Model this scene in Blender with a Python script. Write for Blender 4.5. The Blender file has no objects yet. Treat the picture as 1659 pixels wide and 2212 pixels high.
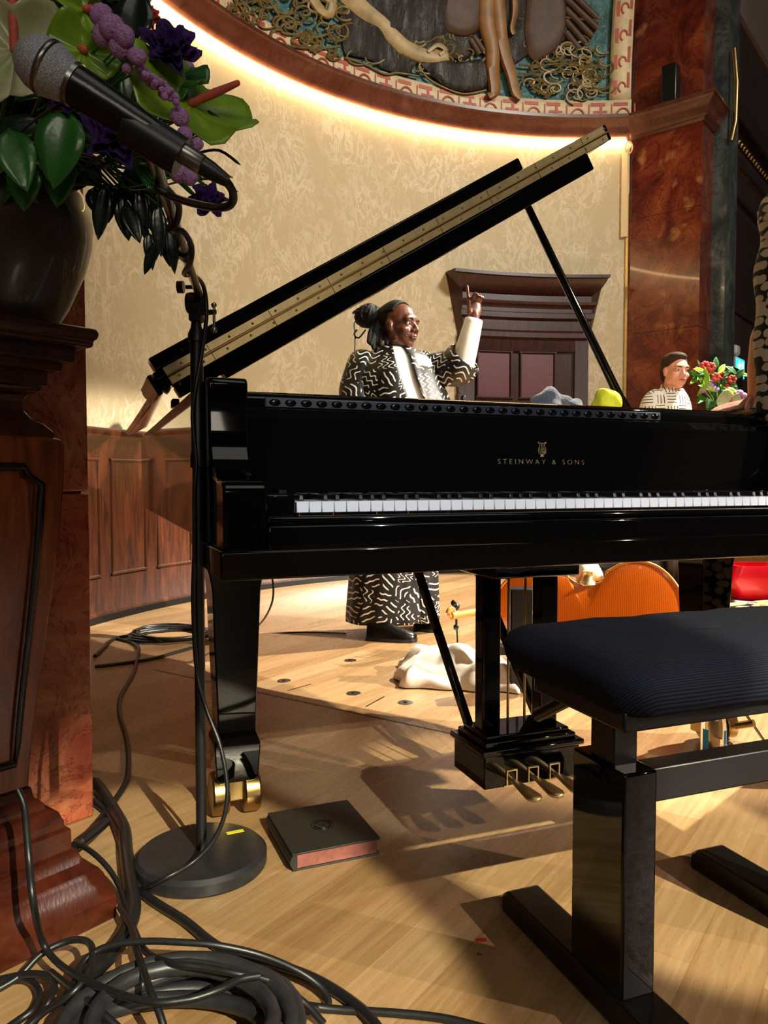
import bpy, bmesh, math, random
from mathutils import Vector, Matrix, noise as mnoise
V = Vector
random.seed(7)
PI = math.pi
C = bpy.context.scene.collection
# ------------------------------------------------------------------ camera model (1659 x 2212)
F = 1650.0; PIT = math.atan(69/1650); HC = .776
cp, sp = math.cos(PIT), math.sin(PIT)
EYE = V((0, 0, HC))
def ray(px, py):
    a = (px-829.5)/F; b = -(py-1106)/F
    return V((a, cp+b*sp, -sp+b*cp))
def P(px, py, Y):
    r = ray(px, py); return EYE + r*(Y/r.y)
def G(px, py, z=0.0):
    r = ray(px, py); return EYE + r*((z-HC)/r.z)
def proj(p):
    q = p-EYE; d = q.y*cp-q.z*sp
    return 829.5+F*q.x/d, 1106-F*(q.y*sp+q.z*cp)/d
# ------------------------------------------------------------------ materials
def lin(h):
    h = h.lstrip('#'); o = []
    for i in (0, 2, 4):
        c = int(h[i:i+2], 16)/255
        o.append(c/12.92 if c <= .04045 else ((c+.055)/1.055)**2.4)
    return (o[0], o[1], o[2], 1)
class N:
    def __init__(s, name):
        s.m = bpy.data.materials.new(name); s.m.use_nodes = True
        s.t = s.m.node_tree; s.b = s.t.nodes['Principled BSDF']
        s.tc = None
    def n(s, ty, **k):
        x = s.t.nodes.new(ty)
        for a, v in k.items():
            if hasattr(x, a): setattr(x, a, v)
        return x
    def l(s, a, b): s.t.links.new(a, b)
    def co(s, scale=(1, 1, 1), rot=(0, 0, 0), loc=(0, 0, 0)):
        if s.tc is None: s.tc = s.n('ShaderNodeTexCoord')
        m = s.n('ShaderNodeMapping'); s.l(s.tc.outputs['Object'], m.inputs['Vector'])
        m.inputs['Scale'].default_value = scale; m.inputs['Rotation'].default_value = rot; m.inputs['Location'].default_value = loc
        return m.outputs['Vector']
    def noise(s, vec, scale, detail=4, rough=.55, dist=0):
        x = s.n('ShaderNodeTexNoise'); s.l(vec, x.inputs['Vector'])
        x.inputs['Scale'].default_value = scale; x.inputs['Detail'].default_value = detail
        x.inputs['Roughness'].default_value = rough; x.inputs['Distortion'].default_value = dist
        return x.outputs['Fac']
    def ramp(s, fac, stops, interp='LINEAR'):
        r = s.n('ShaderNodeValToRGB'); s.l(fac, r.inputs['Fac']); e = r.color_ramp
        e.interpolation = interp
        while len(e.elements) < len(stops): e.elements.new(.5)
        for el, (p, c) in zip(e.elements, stops):
            el.position = p; el.color = c if isinstance(c, tuple) else lin(c)
        return r.outputs['Color']
    def mix(s, fac, a, b, mode='MIX'):
        x = s.n('ShaderNodeMix', data_type='RGBA', blend_type=mode)
        for i, v in ((0, fac), (6, a), (7, b)):
            if isinstance(v, (int, float)): x.inputs[i].default_value = v
            elif isinstance(v, tuple): x.inputs[i].default_value = v
            elif isinstance(v, str): x.inputs[i].default_value = lin(v)
            else: s.l(v, x.inputs[i])
        return x.outputs[2]
    def math(s, op, a, b=0.0, c=0.0):
        x = s.n('ShaderNodeMath', operation=op)
        for i, v in enumerate((a, b, c)):
            if isinstance(v, (int, float)): x.inputs[i].default_value = v
            else: s.l(v, x.inputs[i])
        return x.outputs[0]
    def bump(s, h, strength=.3, dist=.01):
        x = s.n('ShaderNodeBump'); x.inputs['Strength'].default_value = strength; x.inputs['Distance'].default_value = dist
        s.l(h, x.inputs['Height']); s.l(x.outputs['Normal'], s.b.inputs['Normal'])
    def set(s, **k):
        mp = dict(col='Base Color', rough='Roughness', metal='Metallic', spec='Specular IOR Level', coat='Coat Weight', coatr='Coat Roughness',
                  trans='Transmission Weight', ior='IOR', sheen='Sheen Weight', em='Emission Color', ems='Emission Strength', sss='Subsurface Weight', alpha='Alpha')
        for a, v in k.items():
            i = s.b.inputs[mp[a]]
            if isinstance(v, str): i.default_value = lin(v)
            elif isinstance(v, (int, float, tuple)): i.default_value = v
            else: s.l(v, i)
        return s.m
def plain(name, col, rough=.5, vary=.12, scale=30, bump=0, **k):
    n = N(name); f = n.noise(n.co(), scale, 3)
    c = lin(col); lo = tuple(x*(1-vary) for x in c[:3])+(1,); hi = tuple(min(1, x*(1+vary)) for x in c[:3])+(1,)
    if bump: n.bump(f, bump, .004)
    return n.set(col=n.ramp(f, [(.3, lo), (.7, hi)]), rough=rough, **k)
M = {}
M['piano'] = plain('piano_lacquer', '#040404', .04, .1, 8, spec=.5)
M['black_satin'] = plain('black_satin', '#0b0b0b', .35, .2)
M['ebony'] = plain('ebony_key', '#0a0a0c', .3, .2)
M['black_metal'] = plain('black_metal', '#161617', .42, .2, 60, .05)
M['black_rubber'] = plain('black_rubber', '#161719', .38, .2, 80)
M['rubber_grey'] = plain('worn_rubber', '#222327', .42, .25, 40, .05)
M['brass'] = plain('brass', '#a58a58', .3, .15, 20, metal=1.0)
M['brass_bright'] = plain('brass_bright', '#dcc48e', .42, .12, 30, metal=1.0)
M['chrome'] = plain('chrome', '#b9b6b0', .12, .08, 20, metal=1.0)
M['steel'] = plain('steel', '#8d8a88', .3, .15, 40, metal=1.0)
M['white_key'] = plain('white_key', '#dfe1e6', .18, .03, 20, coat=.3)
M['skin_dark'] = plain('skin_deep', '#57301f', .38, .12, 40, .04, sss=.05)
M['skin_pale'] = plain('skin_pale', '#d79d84', .45, .08, 40, .04, sss=.05)
M['hair_black'] = plain('hair_black', '#050404', .7, .3, 120, .3, spec=.25)
M['hair_brown'] = plain('hair_brown', '#3a2819', .75, .45, 140, .5, spec=.2)
M['white_cloth'] = plain('white_cloth', '#efe9dc', .85, .05, 25, .25)
M['leather'] = plain('black_leather', '#0b0b0b', .25, .2, 60, .1)
M['red_plastic'] = plain('red_plastic', '#c8001a', .3, .05)
M['yellow_cloth'] = plain('yellow_cloth', '#d8d628', .85, .15, 40, .5)
M['grey_wool'] = plain('grey_wool', '#4d525c', .95, .5, 160, 1.0, sheen=.4)
M['yellow_tape'] = plain('yellow_tape', '#d6cf2c', .6, .05)
M['red_tape'] = plain('red_tape', '#8e1417', .6, .05)
M['rail_reflection'] = plain('grey_blue_reflection', '#1c222b', .35, .1)  # reflected light on the piano rail, painted as a colour
M['white'] = plain('white_enamel', '#e8e8e4', .4, .03)
M['book_cover'] = plain('book_cover', '#23231f', .55, .2, 150, .15)
M['book_pages'] = plain('book_pages', '#8a5248', .85, .2, 60, .2)
M['light_wood'] = plain('light_wood', '#c99a5c', .5, .2, 30)
M['purple_flower'] = plain('purple_petal', '#34105e', .8, .35, 40, .2)
M['pink_flower'] = plain('lilac_petal', '#b98ac4', .85, .35, 320, 1.0)
M['red_flower'] = plain('red_petal', '#c23a30', .7, .25, 40, .2)
M['spadix'] = plain('spadix', '#cf5d4c', .6, .15, 90, .2)
M['vase'] = plain('vase_glaze', '#2b211e', .4, .25, 12, coat=.2)
M['blue_label'] = plain('blue_label', '#1e8fc4', .5, .05)
M['piano_gold'] = plain('gold_leaf', '#b9a273', .35, .1, metal=.6)
M['grille'] = plain('grille_cloth', '#7c6330', .8, .4, 200, .4)
M['cream_paint'] = plain('cream_paint', '#d8c79c', .5, .05)
M['ceiling'] = plain('ceiling_paint', '#a89c96', .8, .05)
M['lip'] = plain('lip', '#5f2b26', .4, .1)
M['lip_pale'] = plain('lip_pale', '#a8554c', .4, .1)
M['eye'] = plain('eye_white', '#d8d0c8', .2, .02)
M['hose'] = plain('grey_hose', '#9a9a9e', .4, .1)
def leafmat(name, a, b, rough=.3):
    n = N(name); v = n.co()
    f = n.noise(v, 14, 3); w = n.noise(v, 60, 2)
    n.bump(w, .15, .003)
    return n.set(col=n.ramp(f, [(.3, a), (.7, b)]), rough=rough, coat=.15)
M['leaf_dark'] = leafmat('leaf_dark', '#0d2410', '#1f4a1c')
M['leaf_mid'] = leafmat('leaf_mid', '#1d5220', '#347a2a')
M['leaf_lime'] = leafmat('leaf_lime', '#668f22', '#95bd30')
M['leaf_cream'] = leafmat('leaf_cream', '#c2c0a0', '#8b9a5c')
M['leaf_black'] = leafmat('leaf_black', '#0a120c', '#16261a', .25)
def wood(name, a, b, c, sc=(9, 9, 1.0), rough=.3, coat=.15):
    n = N(name); v = n.co(sc)
    f = n.noise(v, 3.0, 6, .6, 1.2); g = n.noise(n.co((60, 60, 3)), 3, 3)
    col = n.mix(n.math('MULTIPLY', g, .45), n.ramp(f, [(.3, a), (.5, b), (.72, c)]), lin(a))
    n.bump(g, .06, .003)
    return n.set(col=col, rough=rough, coat=coat, coatr=.12)
M['mahogany'] = wood('mahogany', '#230e07', '#43200f', '#5c3015')
M['mahogany_warm'] = wood('mahogany_warm', '#361508', '#6a3012', '#8c4a1c')
M['mahogany_dark'] = wood('mahogany_dark', '#1c0b09', '#37160f', '#4c2015')
M['mahogany_red'] = wood('mahogany_red', '#230c08', '#3f190d', '#552512', (3, 3, 3), .22)
def marble(name, cols, vein, pale, sc=1.0, rough=.18):
    n = N(name); v = n.co((sc, sc, sc))
    f = n.noise(v, 2.6, 8, .62, 1.4)
    c = n.ramp(f, [(.28, cols[0]), (.45, cols[1]), (.58, cols[2]), (.75, cols[3])])
    vo = n.n('ShaderNodeTexVoronoi'); vo.inputs['Scale'].default_value = 5.5*1.0
    wv = n.n('ShaderNodeVectorMath', operation='ADD'); nz = n.n('ShaderNodeTexNoise'); nz.inputs['Scale'].default_value = 4; n.l(v, nz.inputs['Vector'])
    n.l(v, wv.inputs[0]); sc2 = n.n('ShaderNodeVectorMath', operation='SCALE'); sc2.inputs['Scale'].default_value = .35
    n.l(nz.outputs['Color'], sc2.inputs[0]); n.l(sc2.outputs[0], wv.inputs[1]); n.l(wv.outputs[0], vo.inputs['Vector'])
    vm = n.ramp(vo.outputs['Distance'], [(.12, (1, 1, 1, 1)), (.3, (0, 0, 0, 1))])
    sel = n.ramp(n.noise(v, 1.7, 2), [(.5, (0, 0, 0, 1)), (.62, (1, 1, 1, 1))])
    c = n.mix(n.math('MULTIPLY', n.math('MULTIPLY', vm, sel), .75), c, lin(pale))
    vn = n.noise(v, 3.3, 6, .65, 2.2)
    ln = n.ramp(n.math('ABSOLUTE', n.math('SUBTRACT', vn, .5)), [(.0, (1, 1, 1, 1)), (.022, (0, 0, 0, 1))])
    c = n.mix(n.math('MULTIPLY', ln, .7), c, lin(vein))
    return n.set(col=c, rough=rough, coat=.2)
M['marble_red'] = marble('red_marble', ('#3a110c', '#5c2013', '#74341c', '#8e512c'), '#2c0d0b', '#a06c3c')
M['marble_pink'] = marble('rose_marble', ('#7c3226', '#9c5038', '#b26c4c', '#c48c68'), '#501a1a', '#dcb898', 2.2)
M['marble_brown'] = marble('brown_marble', ('#381a12', '#4c261a', '#553024', '#64402e'), '#301610', '#6b4230', .8, .3)
M['marble_grey'] = marble('grey_marble', ('#26292a', '#3d4442', '#555d58', '#767b76'), '#1b1f1f', '#888c88', .9)
M['marble_plum'] = marble('plum_marble', ('#2c1712', '#3c211c', '#482a24', '#573630'), '#20110f', '#5c3b34', .9)
def wallpaper():
    n = N('damask_wallpaper'); v = n.co()
    a = n.noise(n.co((1, 1, .55)), 7, 5, .6, 1.6)
    ln = n.ramp(n.math('ABSOLUTE', n.math('SUBTRACT', a, .5)), [(.012, (1, 1, 1, 1)), (.045, (0, 0, 0, 1))])
    b = n.noise(v, 3.2, 3, .5, .5)
    sel = n.ramp(b, [(.36, (0, 0, 0, 1)), (.55, (1, 1, 1, 1))])
    fill = n.ramp(n.noise(v, 15, 4, .6, 1.2), [(.53, (0, 0, 0, 1)), (.6, (1, 1, 1, 1))])
    fac = n.math('MULTIPLY', n.math('MAXIMUM', ln, n.math('MULTIPLY', fill, .6)), sel)
    return n.set(col=n.mix(n.math('MULTIPLY', fac, .6), lin('#b5a582'), lin('#d6cab0')), rough=.7)
M['wallpaper'] = wallpaper()
EDEG = 55
def oak():
    n = N('oak_floor')
    v = n.co((1, 1, 1), (0, 0, -math.radians(EDEG)))
    br = n.n('ShaderNodeTexBrick'); n.l(v, br.inputs['Vector'])
    br.inputs['Scale'].default_value = 1; br.inputs['Brick Width'].default_value = 1.5; br.inputs['Row Height'].default_value = .105
    br.inputs['Mortar Size'].default_value = .0007; br.inputs['Mortar Smooth'].default_value = .3; br.inputs['Bias'].default_value = 0
    br.offset = .37
    br.inputs['Color1'].default_value = lin('#7f603a'); br.inputs['Color2'].default_value = lin('#b3956e'); br.inputs['Mortar'].default_value = lin('#7c5228')
    g = n.n('ShaderNodeMapping'); n.l(v, g.inputs['Vector']); g.inputs['Scale'].default_value = (1.2, 26, 1)
    gr = n.noise(g.outputs['Vector'], 3.0, 7, .65, .6)
    c = n.mix(.5, br.outputs['Color'], n.ramp(gr, [(.3, '#7e6242'), (.5, '#9f815b'), (.7, '#bc9e76')]), 'MIX')
    f2 = n.n('ShaderNodeMapping'); n.l(v, f2.inputs['Vector']); f2.inputs['Scale'].default_value = (14, 120, 1)
    fl = n.noise(f2.outputs['Vector'], 1.5, 3, .6)
    c = n.mix(n.ramp(fl, [(.62, (0, 0, 0, 1)), (.75, (.35, .35, .35, 1))]), c, lin('#6c4622'))
    big = n.noise(v, .7, 3)
    c = n.mix(n.math('MULTIPLY', big, .25), c, lin('#8f6335'))
    sc = n.noise(v, 26, 5, .75, 3.0)
    scr = n.ramp(n.math('ABSOLUTE', n.math('SUBTRACT', sc, .5)), [(0, (.16, .16, .16, 1)), (.05, (.29, .29, .29, 1))])
    n.bump(sc, .09, .004)
    return n.set(col=c, rough=scr, spec=.45)
M['oak'] = oak()
def squiggle():
    n = N('squiggle_print'); v = n.co()
    fl = n.n('ShaderNodeMapping'); n.l(v, fl.inputs['Vector']); fl.inputs['Rotation'].default_value = (PI/2, 0, 0)
    out = None
    for sc, off in ((11.5, 0.0),):
        vo = n.n('ShaderNodeTexVoronoi', voronoi_dimensions='2D'); n.l(fl.outputs[0], vo.inputs['Vector']); vo.inputs['Scale'].default_value = sc; vo.inputs['Randomness'].default_value = .85
        ve = n.n('ShaderNodeTexVoronoi', voronoi_dimensions='2D', feature='DISTANCE_TO_EDGE'); n.l(fl.outputs[0], ve.inputs['Vector']); ve.inputs['Scale'].default_value = sc; ve.inputs['Randomness'].default_value = .85
        sp_ = n.n('ShaderNodeSeparateColor'); n.l(vo.outputs['Color'], sp_.inputs[0])
        rt = n.n('ShaderNodeVectorRotate', rotation_type='Z_AXIS'); n.l(fl.outputs[0], rt.inputs['Vector']); n.l(vo.outputs['Position'], rt.inputs['Center'])
        n.l(n.math('MULTIPLY', sp_.outputs[0], 6.28), rt.inputs['Angle'])
        x = n.n('ShaderNodeSeparateXYZ'); n.l(rt.outputs[0], x.inputs[0])
        wob = n.math('MULTIPLY', n.math('SINE', n.math('MULTIPLY', x.outputs[1], n.math('ADD', 60, n.math('MULTIPLY', sp_.outputs[1], 160)))), n.math('MULTIPLY', sp_.outputs[2], .016))
        d = n.math('ABSOLUTE', n.math('SUBTRACT', n.math('FRACT', n.math('MULTIPLY', n.math('ADD', x.outputs[0], wob), 36)), .5))
        ln = n.math('LESS_THAN', d, .125)
        out = n.math('MULTIPLY', ln, n.math('GREATER_THAN', ve.outputs['Distance'], .09))
    return n.set(col=n.mix(out, lin('#0b0b0e'), lin('#e6dfd2')), rough=.45)
M['squiggle'] = squiggle()
def dashes():
    n = N('dash_print')
    x = n.n('ShaderNodeSeparateXYZ'); n.l(n.co(), x.inputs[0])
    def stripe(o, fr, duty):
        return n.math('LESS_THAN', n.math('FRACT', n.math('MULTIPLY', o, fr)), duty)
    def cell(o, fr): return n.math('FLOOR', n.math('MULTIPLY', o, fr))
    par = n.math('MODULO', n.math('ABSOLUTE', n.math('ADD', cell(x.outputs[0], 13), cell(x.outputs[2], 13))), 2)
    par = n.math('GREATER_THAN', par, .5)
    h = n.math('MULTIPLY', stripe(x.outputs[2], 48, .26), stripe(x.outputs[0], 13, .78))
    w = n.math('MULTIPLY', stripe(x.outputs[0], 48, .26), stripe(x.outputs[2], 13, .78))
    f = n.math('ADD', n.math('MULTIPLY', h, par), n.math('MULTIPLY', w, n.math('SUBTRACT', 1, par)))
    return n.set(col=n.mix(f, lin('#e6e1d2'), lin('#1c1a1a')), rough=.8)
M['dash'] = dashes()
def ovals():
    n = N('oval_print'); fl = n.co((1, 1, .55)); m2 = n.n('ShaderNodeMapping'); n.l(fl, m2.inputs['Vector']); m2.inputs['Rotation'].default_value = (PI/2, 0, 0)
    vo = n.n('ShaderNodeTexVoronoi', voronoi_dimensions='2D', feature='F1'); n.l(m2.outputs[0], vo.inputs['Vector']); vo.inputs['Scale'].default_value = 76; vo.inputs['Randomness'].default_value = .7
    return n.set(col=n.ramp(vo.outputs['Distance'], [(.42, '#b3a996'), (.47, '#070606')]), rough=.8)
M['ovals'] = ovals()
def ribbed():
    n = N('ribbed_cloth'); x = n.n('ShaderNodeTexWave'); x.bands_direction = 'Y'
    a_ = n.co((1, 1, 1), (0, 0, -math.radians(20.8))); m2 = n.n('ShaderNodeMapping'); n.l(a_, m2.inputs['Vector']); m2.inputs['Rotation'].default_value = (-PI/4, 0, 0)
    n.l(m2.outputs[0], x.inputs['Vector']); x.inputs['Scale'].default_value = 95; x.inputs['Distortion'].default_value = .3; x.inputs['Detail'].default_value = 0
    n.bump(x.outputs['Fac'], .35, .003)
    return n.set(col=n.mix(x.outputs['Fac'], lin('#07090e'), lin('#191c27')), rough=.9, spec=.15)
M['ribbed'] = ribbed()
def cellomat():
    n = N('flamed_varnish')
    w = n.n('ShaderNodeTexWave'); w.bands_direction = 'X'
    n.l(n.co(), w.inputs['Vector']); w.inputs['Scale'].default_value = 40; w.inputs['Distortion'].default_value = 1.6; w.inputs['Detail'].default_value = 2; w.inputs['Detail Scale'].default_value = 1.2
    f = n.noise(n.co(), 4, 4)
    return n.set(col=n.mix(n.math('MULTIPLY', f, .5), n.ramp(w.outputs['Fac'], [(.1, '#cf5c12'), (.8, '#e67a20')]), lin('#d2600f')), rough=.22, coat=.5)
M['cello'] = cellomat()
M['cello_edge'] = plain('cello_edge', '#d98a3a', .3, .15, 20, coat=.4)
def mural_ground():
    n = N('mural_ground'); v = n.co()
    f = n.noise(v, 3, 5); vo = n.n('ShaderNodeTexVoronoi'); n.l(v, vo.inputs['Vector']); vo.inputs['Scale'].default_value = 30
    dots = n.ramp(vo.outputs['Distance'], [(.12, (1, 1, 1, 1)), (.2, (0, 0, 0, 1))])
    c = n.ramp(f, [(.3, '#1d3a3c'), (.55, '#3e6f70'), (.75, '#5b8a86')])
    n.bump(n.noise(v, 12, 5, .6, 1.5), .8, .03)
    return n.set(col=n.mix(n.math('MULTIPLY', dots, .45), c, lin('#a9b79a')), rough=.45)
M['mural_ground'] = mural_ground()
def mural_dark():
    n = N('mural_drapery'); v = n.co((3, 3, .8))
    f = n.noise(v, 3, 6, .6, 1.5); n.bump(f, 1.0, .05)
    return n.set(col=n.ramp(f, [(.3, '#0e0b08'), (.55, '#221a10'), (.75, '#3a2d1a')]), rough=.5)
M['mural_dark'] = mural_dark()
M['mural_gold'] = plain('mural_gold', '#6b5a30', .45, .35, 20, .3, metal=.3)
M['mural_amber'] = plain('mural_amber', '#80592c', .5, .3, 8, .3)
M['mural_pale'] = plain('mural_pale', '#9c865a', .5, .3, 10, .4)
M['mural_brown'] = plain('mural_brown', '#412a16', .6, .4, 10, .6)
M['border_cream'] = plain('border_cream', '#c8b48c', .55, .12, 25, .2)
M['border_red'] = plain('border_red', '#a5442e', .55, .15, 25, .1)
def glass():
    n = N('clear_glass'); return n.set(col=(.95, .98, .98, 1), rough=.02, trans=1.0, ior=1.45)
M['glass'] = glass()
def emis(name, col, s):
    n = N(name); return n.set(col='#000000', em=col, ems=s, rough=.6)
M['led'] = emis('led_strip', '#ffd79a', 36)
M['sign_glow'] = emis('sign_panel', '#27b6e0', 2.2)
M['sign_white'] = emis('sign_figure', '#d6f4ff', 2.6)
M['mesh_glass'] = plain('curtained_glass', '#5c3138', .35, .3, 160, .2)
M['mic_grille'] = plain('mic_grille', '#aeb3bb', .5, .6, 900, .5, metal=.4)
# ------------------------------------------------------------------ mesh builder
W = {}
class MB:
    def __init__(s): s.v = []; s.f = []
    def add(s, vs, fs):
        o = len(s.v); s.v += [V(x) for x in vs]; s.f += [tuple(i+o for i in f) for f in fs]; return s
    def box(s, c, size, R=None):
        R = R or Matrix.Identity(3); c = V(c); h = [x/2 for x in size]
        vs = [c+R@V((a*h[0], b*h[1], d*h[2])) for a in (-1, 1) for b in (-1, 1) for d in (-1, 1)]
        return s.add(vs, [(0, 1, 3, 2), (4, 6, 7, 5), (0, 4, 5, 1), (2, 3, 7, 6), (0, 2, 6, 4), (1, 5, 7, 3)])
    def hexa(s, vs):   # 8 points: bottom 4 loop, top 4 loop
        return s.add(vs, [(3, 2, 1, 0), (4, 5, 6, 7), (0, 1, 5, 4), (1, 2, 6, 5), (2, 3, 7, 6), (3, 0, 4, 7)])
    def prism(s, poly, vec):
        n = len(poly); vec = V(vec); vs = [V(p) for p in poly]+[V(p)+vec for p in poly]
        fs = [tuple(range(n-1, -1, -1)), tuple(range(n, 2*n))]+[(i, (i+1) % n, n+(i+1) % n, n+i) for i in range(n)]
        return s.add(vs, fs)
    def loft(s, rings, caps=True, closed=True):
        k = len(rings[0]); vs = [p for r in rings for p in r]; fs = []
        m = k if closed else k-1
        for i in range(len(rings)-1):
            for j in range(m):
                a = i*k+j; b = i*k+(j+1) % k
                fs.append((a, b, b+k, a+k))
        if caps and closed:
            fs.append(tuple(range(k-1, -1, -1))); o = (len(rings)-1)*k; fs.append(tuple(o+j for j in range(k)))
        return s.add(vs, fs)
    def tube(s, pts, r, n=8, closed=False, caps=True):
        pts = [V(p) for p in pts]; m = len(pts)
        rr = r if isinstance(r, (list, tuple)) else [r]*m
        T = []
        for i in range(m):
            a = pts[(i-1) % m] if (closed or i > 0) else pts[i]; b = pts[(i+1) % m] if (closed or i < m-1) else pts[i]
            t = b-a; T.append(t.normalized() if t.length > 1e-9 else V((0, 0, 1)))
        up = V((0, 0, 1)) if abs(T[0].z) < .9 else V((1, 0, 0))
        x = T[0].cross(up).normalized(); rings = []
        for i in range(m):
            x = x-T[i]*x.dot(T[i]); x = x.normalized() if x.length > 1e-6 else T[i].orthogonal().normalized()
            y = T[i].cross(x)
            rings.append([pts[i]+(x*math.cos(2*PI*j/n)+y*math.sin(2*PI*j/n))*rr[i] for j in range(n)])
        if closed: rings.append(rings[0]); return s.loft(rings, False)
        return s.loft(rings, caps)
    def capsule(s, pts, rr, n=12):    # chain with rounded ends
        pts = [V(p) for p in pts]; P2, R2 = [], []
        d0 = (pts[0]-pts[1]).normalized(); d1 = (pts[-1]-pts[-2]).normalized()
        for a in (80, 55, 28): P2.append(pts[0]+d0*rr[0]*math.sin(math.radians(a))); R2.append(rr[0]*math.cos(math.radians(a)))
        P2 += pts; R2 += list(rr)
        for a in (28, 55, 80): P2.append(pts[-1]+d1*rr[-1]*math.sin(math.radians(a))); R2.append(rr[-1]*math.cos(math.radians(a)))
        return s.tube(P2, R2, n)
    def lathe(s, prof, c=(0, 0, 0), n=32, R=None):
        c = V(c); R = R or Matrix.Identity(3)
        rings = [[c+R@V((r*math.cos(2*PI*j/n), r*math.sin(2*PI*j/n), z)) for j in range(n)] for r, z in prof]
        return s.loft(rings)
    def ell(s, c, rad, R=None, nu=16, nv=10):
        c = V(c); R = R or Matrix.Identity(3)
        if isinstance(rad, (int, float)): rad = (rad,)*3
        vs = [c+R@V((0, 0, -rad[2]))]
        for i in range(1, nv):
            t = -PI/2+PI*i/nv
            for j in range(nu):
                a = 2*PI*j/nu; vs.append(c+R@V((rad[0]*math.cos(t)*math.cos(a), rad[1]*math.cos(t)*math.sin(a), rad[2]*math.sin(t))))
        vs.append(c+R@V((0, 0, rad[2]))); fs = []
        for j in range(nu):
            fs.append((0, 1+(j+1) % nu, 1+j)); o = 1+(nv-2)*nu; fs.append((len(vs)-1, o+j, o+(j+1) % nu))
        for i in range(nv-2):
            for j in range(nu):
                a = 1+i*nu+j; b = 1+i*nu+(j+1) % nu; fs.append((a, b, b+nu, a+nu))
        return s.add(vs, fs)
    def grid(s, fn, nu, nv):
        vs = [fn(i/nu, j/nv) for i in range(nu+1) for j in range(nv+1)]
        return s.add(vs, [(i*(nv+1)+j, (i+1)*(nv+1)+j, (i+1)*(nv+1)+j+1, i*(nv+1)+j+1) for i in range(nu) for j in range(nv)])
    def build(s, name, mat, parent=None, bevel=0, seg=2, ang=None, sub=0, solid=0, remesh=0, smooth=0, flip=False, rootz=None):
        if parent is not None: o0 = W[parent]
        else:
            xs = [p.x for p in s.v]; ys = [p.y for p in s.v]; zs = [p.z for p in s.v]
            o0 = V(((min(xs)+max(xs))/2, (min(ys)+max(ys))/2, min(zs)))
        me = bpy.data.meshes.new(name); me.from_pydata([p-o0 for p in s.v], [], s.f)
        bm = bmesh.new(); bm.from_mesh(me); bmesh.ops.recalc_face_normals(bm, faces=bm.faces)
        bm.to_mesh(me); bm.free()
        me.polygons.foreach_set('use_smooth', [True]*len(me.polygons))
        if not (remesh or sub): me.set_sharp_from_angle(angle=math.radians(ang or (28 if bevel else 62)))
        me.materials.append(M[mat] if isinstance(mat, str) else mat)
        o = bpy.data.objects.new(name, me); C.objects.link(o)
        if parent is not None: o.parent = parent
        else: o.location = o0
        W[o] = o0
        if remesh:
            m = o.modifiers.new('r', 'REMESH'); m.mode = 'VOXEL'; m.voxel_size = remesh; m.use_smooth_shade = True
            if smooth: m = o.modifiers.new('s', 'SMOOTH'); m.factor = .5; m.iterations = smooth
        if solid: m = o.modifiers.new('t', 'SOLIDIFY'); m.thickness = solid; m.offset = 0
        if sub: m = o.modifiers.new('u', 'SUBSURF'); m.levels = sub; m.render_levels = sub
        if bevel:
            m = o.modifiers.new('b', 'BEVEL'); m.width = bevel; m.segments = seg; m.limit_method = 'ANGLE'; m.angle_limit = math.radians(35)
            m.harden_normals = False
        return o
def tag(o, label, cat, group=None):
    o['label'] = label; o['category'] = cat
    if group: o['group'] = group
    return o
def thing(name, label, cat, loc, group=None):
    o = bpy.data.objects.new(name, None); C.objects.link(o); o.location = loc; W[o] = V(loc); o.empty_display_size = .1
    return tag(o, label, cat, group)
def struct(o): o['kind'] = 'structure'; return o
def cat(pts, n=8, closed=False):   # Catmull-Rom
    pts = [V(p) for p in pts]; out = []; m = len(pts)
    for i in range(m if closed else m-1):
        p0 = pts[(i-1) % m] if (closed or i > 0) else pts[0]; p1 = pts[i]; p2 = pts[(i+1) % m]; p3 = pts[(i+2) % m] if (closed or i+2 < m) else pts[-1]
        for k in range(n):
            t = k/n; out.append(.5*((2*p1)+(p2-p0)*t+(2*p0-5*p1+4*p2-p3)*t*t+(3*p1-p0-3*p2+p3)*t**3))
    if not closed: out.append(pts[-1])
    return out
def basis(x, z=None):
    x = V(x).normalized(); z = V(z or (0, 0, 1)); z = (z-x*z.dot(x)).normalized(); y = z.cross(x)
    return Matrix((x, y, z)).transposed()
def fz(z): # frame whose Z axis is z
    z = V(z).normalized(); x = z.orthogonal().normalized(); y = z.cross(x); return Matrix((x, y, z)).transposed()
UPZ = V((0, 0, 1))
ED = V((.63, .777, 0)).normalized(); ND = V((ED.y, -ED.x, 0))   # along the stage front / towards the hall
# ================================================================== SETTING
b = MB(); b.add([(-6, -5, 0), (9, -5, 0), (9, 11, 0), (-6, 11, 0), (-6, -5, -.1), (9, -5, -.1), (9, 11, -.1), (-6, 11, -.1)], [(0, 1, 2, 3), (7, 6, 5, 4), (0, 4, 5, 1), (1, 5, 6, 2), (2, 6, 7, 3), (3, 7, 4, 0)])
struct(b.build('floor', 'oak'))
AC = V((1.693, 3.207, 0)); AR = 3.416
def arc(phi, r, z): return V((AC.x+r*math.sin(phi), AC.y+r*math.cos(phi), z))
def phi_of(px, z=1.0):
    lo, hi = -1.9, .6
    best = min((abs(proj(arc(lo+(hi-lo)*i/4000, AR, z))[0]-px), lo+(hi-lo)*i/4000) for i in range(4001)); return best[1]
PH0 = math.radians(-118); PH1 = phi_of(1352)
def sweep(prof, a0, a1, n, closedprof=True):
    rings = [[arc(a0+(a1-a0)*i/n, AR-off, z) for off, z in prof] for i in range(n+1)]
    return MB().loft(rings, True, True)
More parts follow.
